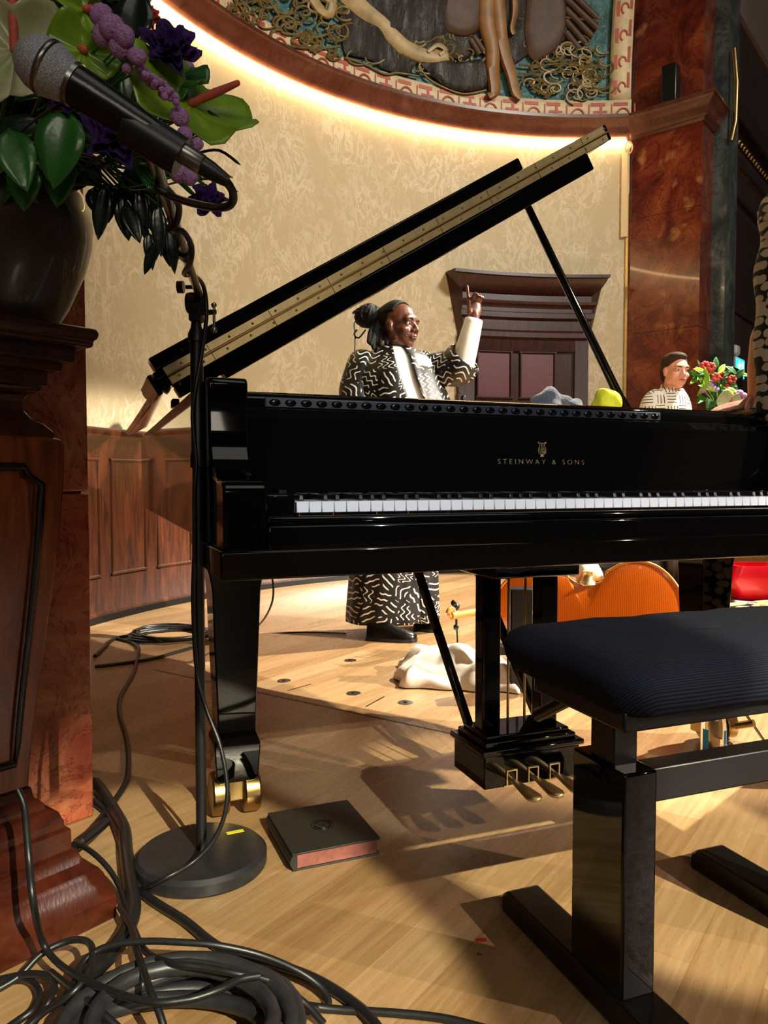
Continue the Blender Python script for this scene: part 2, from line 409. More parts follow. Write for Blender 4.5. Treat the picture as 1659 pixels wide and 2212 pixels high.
struct(sweep([(0, 0), (0, 3.72), (-.12, 3.72), (-.12, 0)], PH0, PH1, 72).build('wall_back', 'wallpaper'))
PHD0 = phi_of(993); PHD1 = phi_of(1265)
def wains(a0, a1, n):
    return sweep([(.0, 0), (.055, 0), (.055, .03), (.045, .04), (.045, .05), (.03, .06), (.03, .93), (.045, .95), (.05, .99), (.075, 1.01), (.085, 1.045), (.07, 1.06), (.0, 1.065)], a0, a1, n)
w1 = struct(wains(PH0, PHD0-.005, 60).build('trim_1', 'mahogany'))
w2 = struct(wains(PHD1+.005, PH1, 14).build('trim_2', 'mahogany'))
k = sweep([(.0, 0), (.065, 0), (.06, .035), (.0, .035)], PH0, PHD0-.01, 60).build('baseboard_back', 'black_satin'); struct(k)
# raised panel mouldings of the wainscot
def frame_on_arc(a0, a1, z0, z1, wd, d, off):
    m = MB(); wa = wd/AR
    for (p0, p1, q0, q1) in ((a0, a1, z0, z0+wd), (a0, a1, z1-wd, z1)):
        m.loft([[arc(p0+(p1-p0)*i/6, AR-off, q0), arc(p0+(p1-p0)*i/6, AR-off-d, q0+wd*.3), arc(p0+(p1-p0)*i/6, AR-off-d, q1-wd*.3), arc(p0+(p1-p0)*i/6, AR-off, q1)] for i in range(7)])
    for p0, p1 in ((a0, a0+wa), (a1-wa, a1)):
        m.loft([[arc(p0, AR-off, z), arc(p0+wa*.3, AR-off-d, z), arc(p1-wa*.3, AR-off-d, z), arc(p1, AR-off, z)] for z in (z0+wd*.5, z1-wd*.5)])
    return m
PW = .118
a = PHD0-.02; i = 0
while a-PW > PH0+.3:
    frame_on_arc(a-PW+.022, a-.004, .24, .9, .022, .012, .028).build('panel_molding', 'mahogany', w1); a -= PW
# cornice (reddish-brown marble) + LED cove
CZ = 3.65
def corn_prof(s=1): return [(-.02, CZ-.01), (.02, CZ), (.028, CZ+.02), (.05, CZ+.028), (.058, CZ+.055), (.08, CZ+.095), (.11, CZ+.125), (.118, CZ+.14), (.128, CZ+.145), (.128, CZ+.17), (-.02, CZ+.18)]
struct(sweep(corn_prof(), PH0, PH1+.012, 90).build('trim_3', 'marble_brown'))
led = MB(); led.tube([arc(PH0+.1+(PH1-.01-PH0-.1)*i/110, AR-.03, CZ-.02) for i in range(111)], .016, 6)
tag(led.build('led_strip', 'led'), 'glowing warm white strip light curving under the brown marble cornice', 'light')
# dome
DZ = CZ+.17; DR = AR-.02
DC = V((AC.x, AC.y, DZ))
def dome(phi, h, off=0.0):     # h = arc length above the cornice
    t = h/DR; r = DR-off
    return V((AC.x+r*math.cos(t)*math.sin(phi), AC.y+r*math.cos(t)*math.cos(phi), DZ+r*math.sin(t)))
def D(px, py, off=.02):        # pixel ray on the dome (far side)
    d = ray(px, py).normalized(); o = EYE-DC; r = DR-off
    bq = o.dot(d); cq = o.dot(o)-r*r; return EYE+d*(-bq+math.sqrt(max(0, bq*bq-cq)))
b = MB(); b.grid(lambda u, v: dome(PH0+(PH1-PH0)*u, .005+v*3.0, -.03), 60, 24)
struct(b.build('ceiling', 'mural_ground', solid=.05))
mur = thing('relief_mural', 'painted relief mural with gold vines and dark draped forms in the dome', 'mural', arc(-.1, AR-.05, CZ+.3))
b = MB(); b.grid(lambda u, v: dome(PH0+(PH1-PH0)*u, v*.155, .012), 70, 2); b.build('border', 'border_cream', mur, solid=.012)
# meander border marks: bars and half rings
bb = MB(); hs = .19/DR; ph = PH1-.02; kk = 0
def arcbar(m, p0, p1, h0, h1, off=.022):
    m.loft([[dome(p, h0, off-.008), dome(p, h0, off), dome(p, h1, off), dome(p, h1, off-.008)] for p in (p0, (p0+p1)/2, p1)])
while ph > PH0+.4:
    arcbar(bb, ph-hs*.42, ph+hs*.42-.012, .105, .132)
    arcbar(bb, ph+hs*.47, ph+hs*.53, .02, .12)
    pts = [dome(ph+.2*hs*1.5*math.cos(t), .015+.07*math.sin(t), .02) for t in [PI*j/8 for j in range(9)]]
    if kk % 2 == 0: bb.tube(pts, .009, 5)
    else:
        arcbar(bb, ph-.03*hs, ph+.09*hs, .03, .11); arcbar(bb, ph-.3*hs, ph+.3*hs, .05, .068)
    ph -= hs; kk += 1
bb.build('border_pattern', 'border_red', mur)
# vertical border at the arch edge
b = MB(); b.grid(lambda u, v: dome(PH1-.052+.05*u, .155+v*2.6, .012), 2, 30); b.build('border', 'border_cream', mur, solid=.012)
bb = MB(); h = .2
while h < 1.9:
    arcbar(bb, PH1-.045, PH1-.037, h, h+.11); arcbar(bb, PH1-.012, PH1-.006, h+.05, h+.17)
    bb.tube([dome(PH1-.024+.009*math.cos(t), h+.055+.04*math.sin(t), .02) for t in [2*PI*j/10 for j in range(8)]], .008, 5)
    h += .2
bb.build('border_pattern', 'border_red', mur)
b = MB(); b.tube([dome(PH1-.054, .155+2.4*i/30, .02) for i in range(31)], .008, 6); b.build('border', 'mural_gold', mur)
def patch(pts, depth, n=8, smooth=True):   # closed pixel outline raised from the dome, with a domed top
    o = cat([V((x, y, 0)) for x, y in pts], 5, True) if smooth else [V((x, y, 0)) for x, y in pts]
    cx = sum(p.x for p in o)/len(o); cy = sum(p.y for p in o)/len(o); m = MB(); rings = []
    for s, dd in ((1, 0), (.99, depth*.55), (.9, depth*.85), (.65, depth), (.3, depth*1.03), (.04, depth*1.03)):
        rings.append([D(cx+(p.x-cx)*s, cy+(p.y-cy)*s, .004+dd) for p in o])
    return m.loft(rings)
def ribbon(pts, w, depth):
    o = cat([V((x, y, 0)) for x, y in pts], 6); m = MB(); rings = []
    for i, p in enumerate(o):
        t = (o[min(i+1, len(o)-1)]-o[max(i-1, 0)]).normalized(); nn = V((-t.y, t.x, 0)); ww = w(i/(len(o)-1)) if callable(w) else w
        rings.append([D(p.x+nn.x*ww*k2, p.y+nn.y*ww*k2, .004+dd) for k2, dd in ((-1, 0), (-.9, depth*.6), (-.5, depth), (.5, depth), (.9, depth*.6), (1, 0))])
    return m.loft(rings)
# generic dark drapery masses
patch([(725, -60), (735, 40), (742, 110), (760, 120), (800, 130), (830, 150), (880, 165), (900, 140), (960, 120), (1010, 130), (1030, 60), (1040, -60)], .03).build('drapery', 'mural_dark', mur)
patch([(905, 135), (930, 122), (990, 132), (1040, 128), (1056, 150), (1050, 190), (1000, 200), (950, 180)], .05).build('drapery', 'mural_dark', mur)
patch([(1040, -60), (1065, 60), (1075, 150), (1110, 140), (1140, 120), (1180, 100), (1225, 80), (1225, 0), (1200, -60)], .03).build('drapery', 'mural_dark', mur)
patch([(960, -50), (955, 50), (985, 78), (1030, 70), (1045, 10), (1040, -50)], .055).build('drapery', 'mural_brown', mur)
patch([(1150, -50), (1130, 60), (1150, 130), (1200, 110), (1222, 60), (1220, 0), (1200, -50)], .05).build('drapery', 'mural_brown', mur)
# pale scroll band
ribbon([(700, -60), (745, -20), (790, 20), (830, 50), (855, 80), (880, 105), (930, 125), (968, 118)], lambda t: 27-10*t, .05).build('scroll_band', 'mural_pale', mur)
ribbon([(668, -15), (690, 20), (712, 30), (718, 5), (700, -8)], 12, .04).build('scroll_band', 'mural_pale', mur)
ribbon([(925, 112), (945, 98), (962, 108), (950, 118)], 6, .06).build('scroll_band', 'mural_pale', mur)
# two slender amber standing forms
ribbon([(1055, -60), (1052, 40), (1064, 100), (1064, 150), (1068, 196), (1056, 208)], lambda t: 24-14*t if t < .85 else 9, .07).build('carved_form', 'mural_amber', mur)
ribbon([(1072, -40), (1080, 60), (1090, 115), (1104, 160), (1114, 200), (1126, 212)], lambda t: 18-9*t if t < .85 else 8, .065).build('carved_form', 'mural_amber', mur)
ribbon([(1108, -50), (1112, 20), (1106, 60), (1110, 74)], lambda t: 9-4*t, .07).build('carved_form', 'mural_amber', mur)
# straight brown rays
rb = MB()
for x0, y0, x1, y1 in [(940, -10, 960, 60), (952, -20, 975, 60), (1015, 85, 1035, 118), (1022, 78, 1045, 112), (1218, -30, 1290, 40), (1220, -5, 1290, 62), (1222, 20, 1280, 80), (1222, 45, 1265, 95), (1222, 70, 1250, 105)]:
    q0, q1 = D(x0, y0, .02), D(x1, y1, .02); rb = MB(); rb.tube([q0, (q0+q1)/2, q1], .028, 6); rb.build('ray_molding', 'mural_brown', mur)
# gold vine scrolls
g = MB(); rnd = random.Random(3)
def curl(cx, cy, r, a0, turns, th):
    n = int(10*turns)+6
    g.tube([D(cx+r*(1-.75*i/n)*math.cos(a0+turns*2*PI*i/n), cy+r*(1-.75*i/n)*.8*math.sin(a0+turns*2*PI*i/n), .03) for i in range(n+1)], th, 5)
for _ in range(75):
    t = rnd.random(); cx = 500+250*t; lo = 20+ (cx-500)*.42; curl(cx, rnd.uniform(-40, min(lo+18, 120)), rnd.uniform(12, 30), rnd.uniform(0, 6), rnd.uniform(.4, 1.3), rnd.uniform(.006, .012))
for _ in range(70):
    cx = rnd.uniform(1140, 1305); curl(cx, rnd.uniform(90, 210), rnd.uniform(12, 30), rnd.uniform(0, 6), rnd.uniform(.4, 1.3), rnd.uniform(.006, .012))
for _ in range(40): curl(rnd.uniform(890, 1050), rnd.uniform(60, 160), rnd.uniform(12, 28), rnd.uniform(0, 6), rnd.uniform(.3, .9), rnd.uniform(.006, .012))
for _ in range(14): curl(rnd.uniform(730, 900), rnd.uniform(0, 140), rnd.uniform(20, 40), rnd.uniform(0, 6), rnd.uniform(.2, .5), .008)
for y0 in (140, 158, 40):
    g.tube([D(1120+20*i, y0+3*math.sin(i), .03) for i in range(10)], .008, 5)
for a0 in ([(745, 125), (790, 140), (830, 160), (860, 158), (905, 165)], [(905, 140), (920, 165), (950, 185), (1000, 203), (1050, 195)], [(500, -20), (545, 55), (610, 95), (680, 105), (735, 100)], [(560, -40), (600, 30), (660, 80), (720, 70)]):
    g.tube([D(p.x, p.y, .032) for p in cat([V((x, y, 0)) for x, y in a0], 6)], .009, 6)
g.build('vine_relief', 'mural_gold', mur)['kind'] = 'stuff'
# ---------------- right jamb (marble), arch front wall
JR = V((*arc(PH1, AR, 0).to_tuple()[:2], 0))
lo = 0.0
for i in range(400):
    t = i*.005
    if proj(V((JR.x+ND.x*t, JR.y+ND.y*t, 1.2)))[0] >= 1505: lo = t; break
ER = JR+ND*lo; JL = lo
b = MB()
for z0, z1 in ((0, .95), (.952, 2.02), (2.022, 2.98), (2.982, CZ+.05), (CZ+.05, 5.2), (5.203, 6.6)):
    b.box((JR+ER)/2+ED*.25+UPZ*(z0+z1)/2, (JL, .5, z1-z0-.002), basis(ND))
struct(b.build('wall_right', 'marble_red'))
b = MB(); b.box((JR+ER)/2+ED*.255+UPZ*3.3, (JL-.006, .5, 6.6), basis(ND)); struct(b.build('wall_jamb', 'marble_brown'))
# arch front wall right of the opening
def along(w0, w1, z0, z1, d=.2, out=0.0):
    c = ER+ED*(w0+w1)/2-ND*(d/2-out)+UPZ*(z0+z1)/2
    return MB().box(c, (w1-w0, d, z1-z0), basis(ED))
struct(along(.02, 2.6, 0, 6.6, .2, -.004).build('wall_front', 'marble_plum'))
along(.30, .62, 0.0, 6.6, .14, .11).build('wall_pilaster', 'marble_grey')
struct(bpy.data.objects['wall_pilaster'])
along(.66, 2.6, 3.95, 4.15, .12, .06).build('trim_4', 'mahogany_dark', bevel=.02)
along(.66, 2.6, 3.3, 3.36, .1, .03).build('trim_5', 'mahogany_dark', bevel=.015)
along(.70, 2.6, 2.3, 3.2, .06, .02).build('trim_6', 'mahogany_dark')
along(.66, 2.6, 4.9, 6.6, .06, .03).build('trim_7', 'ceiling')
for nm in ('trim_4', 'trim_5', 'trim_6', 'trim_7'): struct(bpy.data.objects[nm])
bd = MB()
for i in range(22): bd.ell(ER+ED*(.7+.085*i)+ND*.07+UPZ*3.72, .03, None, 10, 6)
o = bd.build('trim_8', 'brass'); struct(o)
b = MB(); q = ER+ED*.3+ND*.14
b.tube([q+UPZ*3.55, q+ND*.03+UPZ*3.7, q+ND*.035+UPZ*4.0, q+ND*.01+UPZ*4.28], .022, 8); tag(b.build('brass_rail', 'brass'), 'slim polished brass upright on the grey marble pier at upper right', 'rail')
# cornice return over the right jamb and the arch front
def cornline(p0, p1, outdir, name, m0=0, m1=0):
    d = (p1-p0).normalized(); m = MB()
    m.loft([[p0-d*(o*m0)+outdir*o+UPZ*z for o, z in corn_prof()], [p1+d*(o*m1)+outdir*o+UPZ*z for o, z in corn_prof()]])
    return struct(m.build(name, 'marble_brown'))
cornline(JR-ND*.02, ER, -ED, 'trim_9', 0, 1)
cornline(ER, ER+ED*.3, ND, 'trim_10', 1, 0)
# left marble pilaster (front of the arch, seen behind the wooden pedestal)
EL = G(203, 1762); EL.z = 0
b = MB()
for z0, z1, mt in ((0, .745, 0), (.75, 2.3, 0), (2.303, 5, 0)):
    b.box(EL-ED*.9-ND*.2+UPZ*(z0+z1)/2, (1.8, .4, z1-z0), basis(ED))
struct(b.build('wall_left', 'marble_pink', bevel=.004))
b = MB(); b.box(EL-ED*.905-ND*.2+UPZ*2.5, (1.78, .385, 5.0), basis(ED)); struct(b.build('wall_core', 'marble_brown'))
# wall edge trim and conduit at right of the apse
b = MB(); q = arc(PH1-.004, AR-.012, 0); b.box(q+UPZ*1.6, (.02, .02, 3.2), basis(ND)); struct(b.build('trim_11', 'brass_bright'))
b = MB(); q = arc(PH1-.012, AR-.02, 0); b.box(q+UPZ*3.2, (.05, .03, .72), basis(ND)); b.tube([q+ND*.03+UPZ*3.58+V((.03*math.cos(t), 0, .05*math.sin(t))) for t in [2*PI*j/12 for j in range(12)]], .006, 6, True)
tag(b.build('cable_conduit', 'cream_paint'), 'cream cable conduit on the wallpaper edge just under the cornice', 'conduit')
# small black speaker standing on the cornice
b = MB(); q = (JR+ER)/2+ND*.06; q = q-ED*.06+UPZ*(CZ+.175); b.box(q+UPZ*.15, (.12, .1, .3), basis(ND)); o = b.build('loudspeaker', 'black_satin', bevel=.01); tag(o, 'small black loudspeaker standing on the cornice in front of red marble', 'speaker')
# door
dr = struct(sweep([(0, 0), (.02, 0), (.02, 2.0), (0, 2.0)], PHD0+.02, PHD1-.02, 16).build('door_1', 'mahogany_dark'))
for x0, x1 in ((985, 1018), (1236, 1265)):
    sweep([(0, 0), (.07, 0), (.075, .2), (.06, .22), (.06, 1.96), (.0, 1.98)], phi_of(x0), phi_of(x1), 3).build('door_jamb', 'mahogany_dark', dr)
ep = [(.0, 1.86), (.05, 1.87), (.06, 1.96), (.085, 1.98), (.085, 2.02), (.07, 2.04), (.07, 2.12), (.10, 2.14), (.10, 2.18), (.085, 2.19), (.085, 2.22), (.12, 2.25), (.13, 2.27), (.08, 2.28), (.08, 2.33), (.15, 2.38), (.18, 2.42), (.195, 2.45), (.21, 2.455), (.21, 2.48), (0, 2.5)]
ea, eb = phi_of(994), phi_of(1264); pr_off = [(o_ if o_ > .01 else (.06 if z_ < 2 else .20)) for o_, z_ in ep]
MB().loft([[arc(ea-(po-.06)/AR+(eb-ea+2*(po-.06)/AR)*i/20, AR-o_, z_) for (o_, z_), po in zip(ep, pr_off)] for i in range(21)]).build('entablature', 'mahogany_dark', dr, ang=20)
for x0, x1 in ((1030, 1097), (1124, 1192)):
    p0, p1 = phi_of(x0), phi_of(x1)
    frame_on_arc(p0-.008, p1+.008, 1.46, 1.88, .03, .025, .02).build('glazing_frame', 'mahogany_dark', dr)
    sweep([(.0, 1.48), (.024, 1.48), (.024, 1.86), (0, 1.86)], p0, p1, 5).build('glass_pane', 'mesh_glass', dr)
    frame_on_arc(p0-.008, p1+.008, .5, 1.3, .03, .02, .02).build('panel_molding', 'mahogany_dark', dr)
m_ = MB()
for z in (1.36,): m_.loft([[arc(PHD0+.03+(PHD1-PHD0-.06)*i/8, AR-.02-d, z+zz) for d, zz in ((0, 0), (.015, .005), (.015, .015), (0, .02))] for i in range(9)])
m_.build('door_rail', 'mahogany', dr)
# exit sign, emergency light, dark door recess by it
# depth on the arch wall at a pixel
def onwall(px, py, out=0.0):
    r = ray(px, py); p0 = ER+ND*out; t = (p0-EYE).dot(ND)/r.dot(ND); return EYE+r*t
ex = thing('exit_sign', 'glowing blue-green exit sign with running man on the dark wall', 'sign', onwall(1592, 796, .05))
q = onwall(1592, 796, .03); R_ = basis(ED)
sc_ = 1.0
MB().box(q, (.30, .05, .19), R_).build('housing', 'white', ex, bevel=.005)
MB().box(q+ND*.027, (.28, .006, .165), R_).build('panel', 'sign_glow', ex)
def S(x, z): return q+ND*.033+ED*x+UPZ*z
m = MB(); m.ell(S(-.05, .052), (.013, .004, .013), R_, 10, 6)
for pts in ([(-.05, .035), (-.062, -.005)], [(-.05, .03), (-.028, .012), (-.015, .022)], [(-.052, .03), (-.08, .022), (-.085, 0)], [(-.062, -.005), (-.038, -.025), (-.045, -.06)], [(-.062, -.005), (-.075, -.035), (-.1, -.04)]):
    m.tube([S(*p) for p in pts], .0085, 6)
m.add([S(.03, -.065), S(.03, .06), S(.09, .06), S(.09, -.065)], [(0, 1, 2, 3)]); m.build('running_figure', 'sign_white', ex)
q2 = onwall(1586, 757, .04); m = MB(); m.box(q2, (.12, .08, .09), R_); tag(m.build('emergency_lamp', 'white', bevel=.02), 'white wall lamp just above the exit sign', 'lamp')
m = MB(); q3 = onwall(1566, 822, .02); m.box(q3-UPZ*.05+ND*.06, (.4, .08, .3), R_); tag(m.build('recess_box', 'black_satin', bevel=.006), 'black box for the dark door recess behind the small bouquet', 'doorway')  # added black box stands in for the dark door opening
# stage extension seam and floor sockets
s0, s1 = G(330, 1446), G(1300, 1655)
b = MB(); d = (s1-s0).normalized(); b.box((s0+s1)/2+UPZ*.0004, ((s1-s0).length, .007, .0012), basis(d)); struct(b.build('trim_12', 'black_satin'))
for x0, y0, x1, y1 in ((622, 1492, 672, 1478), (790, 1527, 830, 1505), (1095, 1610, 1140, 1570)):
    p0, p1 = G(x0, y0), G(x1, y1); b = MB(); b.box((p0+p1)/2+UPZ*.0004, ((p1-p0).length, .005, .0012), basis(p1-p0)); struct(b.build('trim_13', 'black_satin'))
for i, (x, y, lb) in enumerate(((757, 1427, 'round brass floor socket in the bright pool behind the piano leg'), (614, 1471, 'round floor socket nearest the left piano leg on the seam'), (764, 1498, 'round floor socket in the shade midway along the floor seam'), (876, 1518, 'round floor socket on the seam nearest the white cloth'))):
    q = G(x, y); t = thing('floor_socket', lb, 'socket', q)
    MB().lathe([(0, .0002), (.026, .0002), (.026, .0022), (.0, .0024)], q, 20).build('plate', 'steel', t)
    MB().lathe([(0, .0024), (.008, .0024), (.008, .004), (.0, .004)], q, 12).build('cover', 'black_satin', t)
# ================================================================== PIANO
TH = math.radians(20.8)
U = V((math.cos(TH), math.sin(TH), 0)); S_ = V((-math.sin(TH), math.cos(TH), 0)); O = V((-.310, 1.301, 0))
def Q(u, s, z=0): return O+U*u+S_*s+UPZ*z
RP = basis(U)
pn = thing('grand_piano', 'black lacquered concert grand piano with its lid propped open', 'piano', Q(.75, 1.2))
ZB, ZT = .655, .970
outl = [(.03, .16), (.03, .8), (.03, 1.6), (.03, 2.25), (.06, 2.52), (.18, 2.68), (.36, 2.73), (.53, 2.68), (.66, 2.5), (.75, 2.22), (.84, 1.92), (.99, 1.58), (1.2, 1.28), (1.38, 1.03), (1.49, .8), (1.545, .6), (1.555, .4), (1.555, .16)]
oc = cat([V((a, c, 0)) for a, c in outl], 5); inn = []
for i, p in enumerate(oc):
    t = (oc[min(i+1, len(oc)-1)]-oc[max(i-1, 0)]).normalized(); inn.append(p+V((t.y, -t.x, 0))*.075)
rim = MB(); rim.loft([[Q(p.x, p.y, ZB), Q(p.x, p.y, ZT), Q(q.x, q.y, ZT), Q(q.x, q.y, ZB)] for p, q in zip(oc, inn)])
rim.build('case', 'piano', pn, bevel=.004, ang=30)
MB().prism([Q(p.x, p.y, .70) for p in inn], (0, 0, .03)).build('soundboard', 'light_wood', pn)
pl = [V((p.x*.985+.012, p.y*.985+.02, 0)) for p in inn if p.y > .45]
MB().prism([Q(p.x, p.y, .86) for p in pl], (0, 0, .02)).build('iron_plate', 'brass', pn)
st = MB()
for i in range(40):
    u = .2+.03*i; s1 = 2.4 if u < .5 else max(.75, 2.3-(u-.5)*1.9); st.tube([Q(u, .5, .9), Q(u-.05, s1, .9)], .0012, 4)
st.build('strings', 'steel', pn)
# under-beams
ub = MB()
for (u0, s0_, u1, s1_) in ((.3, .3, .2, 1.9), (.75, .3, .6, 2.2), (1.25, .3, .95, 1.3)):
    d = Q(u1, s1_)-Q(u0, s0_); ub.box((Q(u0, s0_)+Q(u1, s1_))/2+UPZ*.67, (d.length, .07, .07), basis(d))
ub.build('beam', 'black_satin', pn)
# arms: side profile in (s,z)
prof = [(.16, .655), (-.035, .655), (-.035, .755)] + [(-.035+.02*(1-math.cos(t)), .755+.02*math.sin(t)) for t in (.5, 1.0, 1.57)] + [(.03, .777), (.07, .782), (.10, .80), (.12, .83), (.13, .87), (.133, .93), (.133, .962), (.14, .970), (.2, .971), (.2, .655)]
for u0 in (.03, 1.48):
    m = MB(); m.prism([Q(u0, s, z) for s, z in prof], U*.075); m.build('arm', 'piano', pn, bevel=.005, ang=36)
MB().box(Q(.785, .13, .632), (1.525, .36, .05), RP).build('keybed', 'piano', pn, bevel=.004)
MB().box(Q(.785, -.02, .67), (1.36, .035, .055), RP).build('key_slip', 'piano', pn, bevel=.004)
MB().box(Q(.785, -.012, .705), (1.36, .02, .016), RP).build('key_slip_molding', 'piano', pn, bevel=.006)
KU = .165
for u0, u1 in ((.105, KU-.004), (KU+1.226, 1.48)):
    MB().box(Q((u0+u1)/2, .07, .715), (u1-u0, .16, .075), RP).build('key_block', 'piano', pn, bevel=.006)
MB().lathe([(0, .0), (.012, .0), (.012, .006), (0, .008)], Q(.145, .04, .7525), 14).build('block_screw', 'chrome', pn)
# keys
for i in range(52):
    MB().box(Q(KU+.0235*(i+.5), .075, .7275), (.0226, .15, .02), RP).build('white_key', 'white_key', pn, bevel=.0012, seg=1)
pat = [1, 0, 1, 1, 0, 1, 1]   # a# | c# d# f# g#  (white index 0 = A)
has = {0: 1, 1: 0, 2: 1, 3: 1, 4: 0, 5: 1, 6: 1}
for i in range(51):
    if has[i % 7]:
        c0 = Q(KU+.0235*(i+1), .105, .7375)
        m = MB(); R = RP
        def bp(x, y, z): return c0+R@V((x, y, z))
        m.hexa([bp(-.0055, -.05, 0), bp(.0055, -.05, 0), bp(.0055, .05, 0), bp(-.0055, .05, 0), bp(-.0045, -.047, .0115), bp(.0045, -.047, .0115), bp(.0045, .05, .0115), bp(-.0045, .05, .0115)])
        m.build('black_key', 'ebony', pn, bevel=.002, seg=2)
# fallboard
FB = .165
m = MB(); fp = [(FB, .735), (FB, .90), (FB+.012, .918), (FB+.03, .918), (FB+.03, .735)]
m.prism([Q(.105, s, z) for s, z in fp], U*1.375); m.build('fallboard', 'piano', pn, bevel=.003)
# front rail with rounded top and a strip whose lozenges imitate a beaded reflection
m = MB(); fp = [(FB+.03, .90), (FB+.028, .925), (FB+.034, .945), (FB+.05, .954), (FB+.11, .957), (FB+.11, .90)]
m.prism([Q(.105, s, z) for s, z in fp], U*1.375); m.build('music_shelf', 'piano', pn, bevel=.006, seg=3)
m = MB(); m.box(Q(.64, FB+.0285, .9315), (.98, .006, .02), RP); m.build('rail_reflection_strip', 'rail_reflection', pn, bevel=.002)  # coloured strip stands in for reflections in the lacquer
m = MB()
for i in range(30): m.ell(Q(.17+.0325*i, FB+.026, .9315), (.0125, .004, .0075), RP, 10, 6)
m.build('rail_reflection_beads', 'piano', pn)
# lettering
def to_mesh(o):
    bpy.context.view_layer.update(); me = bpy.data.meshes.new_from_object(o.evaluated_get(bpy.context.evaluated_depsgraph_get()))
    n_ = bpy.data.objects.new('lettering_mesh', me); C.objects.link(n_); n_.parent = o.parent; W[n_] = W[o]; nm = o.name
    me.materials.clear(); me.materials.append(o.data.materials[0]); cu = o.data; bpy.data.objects.remove(o); bpy.data.curves.remove(cu); n_.name = nm; return n_
tw = bpy.data.curves.new('lettering', 'FONT'); tw.body = 'STEINWAY & SONS'; tw.size = .0165; tw.space_character = 1.55; tw.space_word = 1.2; tw.align_x = 'CENTER'; tw.align_y = 'CENTER'; tw.extrude = .0003; tw.offset = -.0004; tw.materials.append(M['piano_gold'])
to = bpy.data.objects.new('lettering', tw); C.objects.link(to); to.parent = pn; W[to] = W[pn]
Rt = Matrix((U, UPZ, -S_)).transposed().to_4x4(); LC = Q(KU+.611, FB-.0008, .8165)
to.matrix_local = Matrix.Translation(LC-W[pn])@Rt; bpy.context.view_layer.update(); wd = to.dimensions.x
kx = .2265/max(wd, .01); to = to_mesh(to); to.matrix_local = Matrix.Translation(LC-W[pn])@Rt@Matrix.Diagonal((kx, 1, 1, 1))
m = MB(); LQ = LC+UPZ*.030
def ly(x, z): return LQ+U*x*.8+UPZ*z*.95-S_*.0003
for sg in (-1, 1):
    m.tube([ly(sg*x, z) for x, z in [(.0, -.012), (.006, -.013), (.0115, -.009), (.0125, -.002), (.0095, .004), (.0075, .009), (.009, .014), (.0125, .016), (.014, .0135), (.012, .012)]], .0007, 5)
    m.tube([ly(sg*x, z) for x, z in [(.0, -.0095), (.0055, -.009), (.0085, -.004), (.0075, .002)]], .0005, 5)
m.tube([ly(-.009, .013), ly(.009, .013)], .0006, 5)
for x in (-.0035, -.001, .0015, .004): m.tube([ly(x, .013), ly(x, -.008)], .00035, 4)
m.tube([ly(-.004, -.001), ly(.0, -.003), ly(.005, .001)], .0005, 4); m.add([ly(-.006, -.019), ly(.006, -.019), ly(.003, -.013), ly(-.003, -.013)], [(0, 1, 2, 3)])
m.build('emblem', 'piano_gold', pn)
# lid
H = Q(-.005, .48, .990)
def lidsolve(tx, ty):
    L, al = 1.4, math.radians(33)
    def pr(L, al): return proj(H+(U*math.cos(al)+UPZ*math.sin(al))*L)
    for _ in range(30):
        x, y = pr(L, al); e = 1e-4; x1, y1 = pr(L+e, al); x2, y2 = pr(L, al+e)
        a_, b_, c_, d_ = (x1-x)/e, (x2-x)/e, (y1-y)/e, (y2-y)/e; det = a_*d_-b_*c_; rx, ry = tx-x, ty-y
        L += (rx*d_-b_*ry)/det; al += (a_*ry-c_*rx)/det
    return L, al
LL, AL = lidsolve(1322, 300)
LU = U*math.cos(AL)+UPZ*math.sin(AL); LN = LU.cross(S_)*1.0
LN = (UPZ*math.cos(AL)-U*math.sin(AL))
def Ld(L, s, h=0): return H+LU*L+S_*s+LN*h
lo_ = [(-.02, 0), (-.02, 1.9), (.05, 2.16), (.2, 2.28), (.4, 2.27), (.56, 2.15), (.68, 1.85), (.8, 1.5), (1.0, 1.15), (1.2, .85), (1.34, .55), (LL-.01, .25), (LL, 0)]
oc2 = [lo_[0]]+[(p.x, p.y) for p in cat([V((a, c, 0)) for a, c in lo_[1:]], 4)]
ld = MB(); ld.prism([Ld(a, c, 0) for a, c in oc2], LN*.021); lid = ld.build('lid', 'piano', pn, bevel=.003)
fl = [(-.02, 0), (-.02, .42), (LL-.05, .42), (LL, 0)]
m = MB(); m.prism([Ld(a, c, .0235) for a, c in fl], LN*.02); m.build('front_flap', 'piano', lid, bevel=.003)
m = MB(); m.prism([Ld(a, c, .044) for a, c in ((-.01, .0), (-.01, .05), (1.105, .05), (1.105, .0))], LN*.032); m.build('flap_batten', 'piano', lid, bevel=.004)
m = MB(); m.prism([Ld(a, c, .0) for a, c in ((.12, .0), (.12, .045), (LL-.095, .045), (LL-.095, .0))], LN*-.047); m.build('lid_batten', 'piano', lid, bevel=.004)
m = MB(); m.prism([Ld(a, c, 0.0) for a, c in ((.02, .10), (.02, .14), (1.05, .14), (1.05, .10))], LN*-.03); m.build('lid_batten', 'piano', lid, bevel=.004)
hg = MB()
for h0 in (.001, .0235): hg.prism([Ld(a, -.0015, h0) for a in (.005, LL-.012)]+[Ld(a, .0005, h0) for a in (LL-.012, .005)], LN*.0195)
hinge = hg.build('brass_hinge', 'brass_bright', lid, bevel=.0008)
m = MB(); m.tube([Ld(.005, -.003, .022), Ld(LL-.012, -.003, .022)], .0034, 8); m.build('hinge_knuckle', 'brass', hinge)
m = MB()
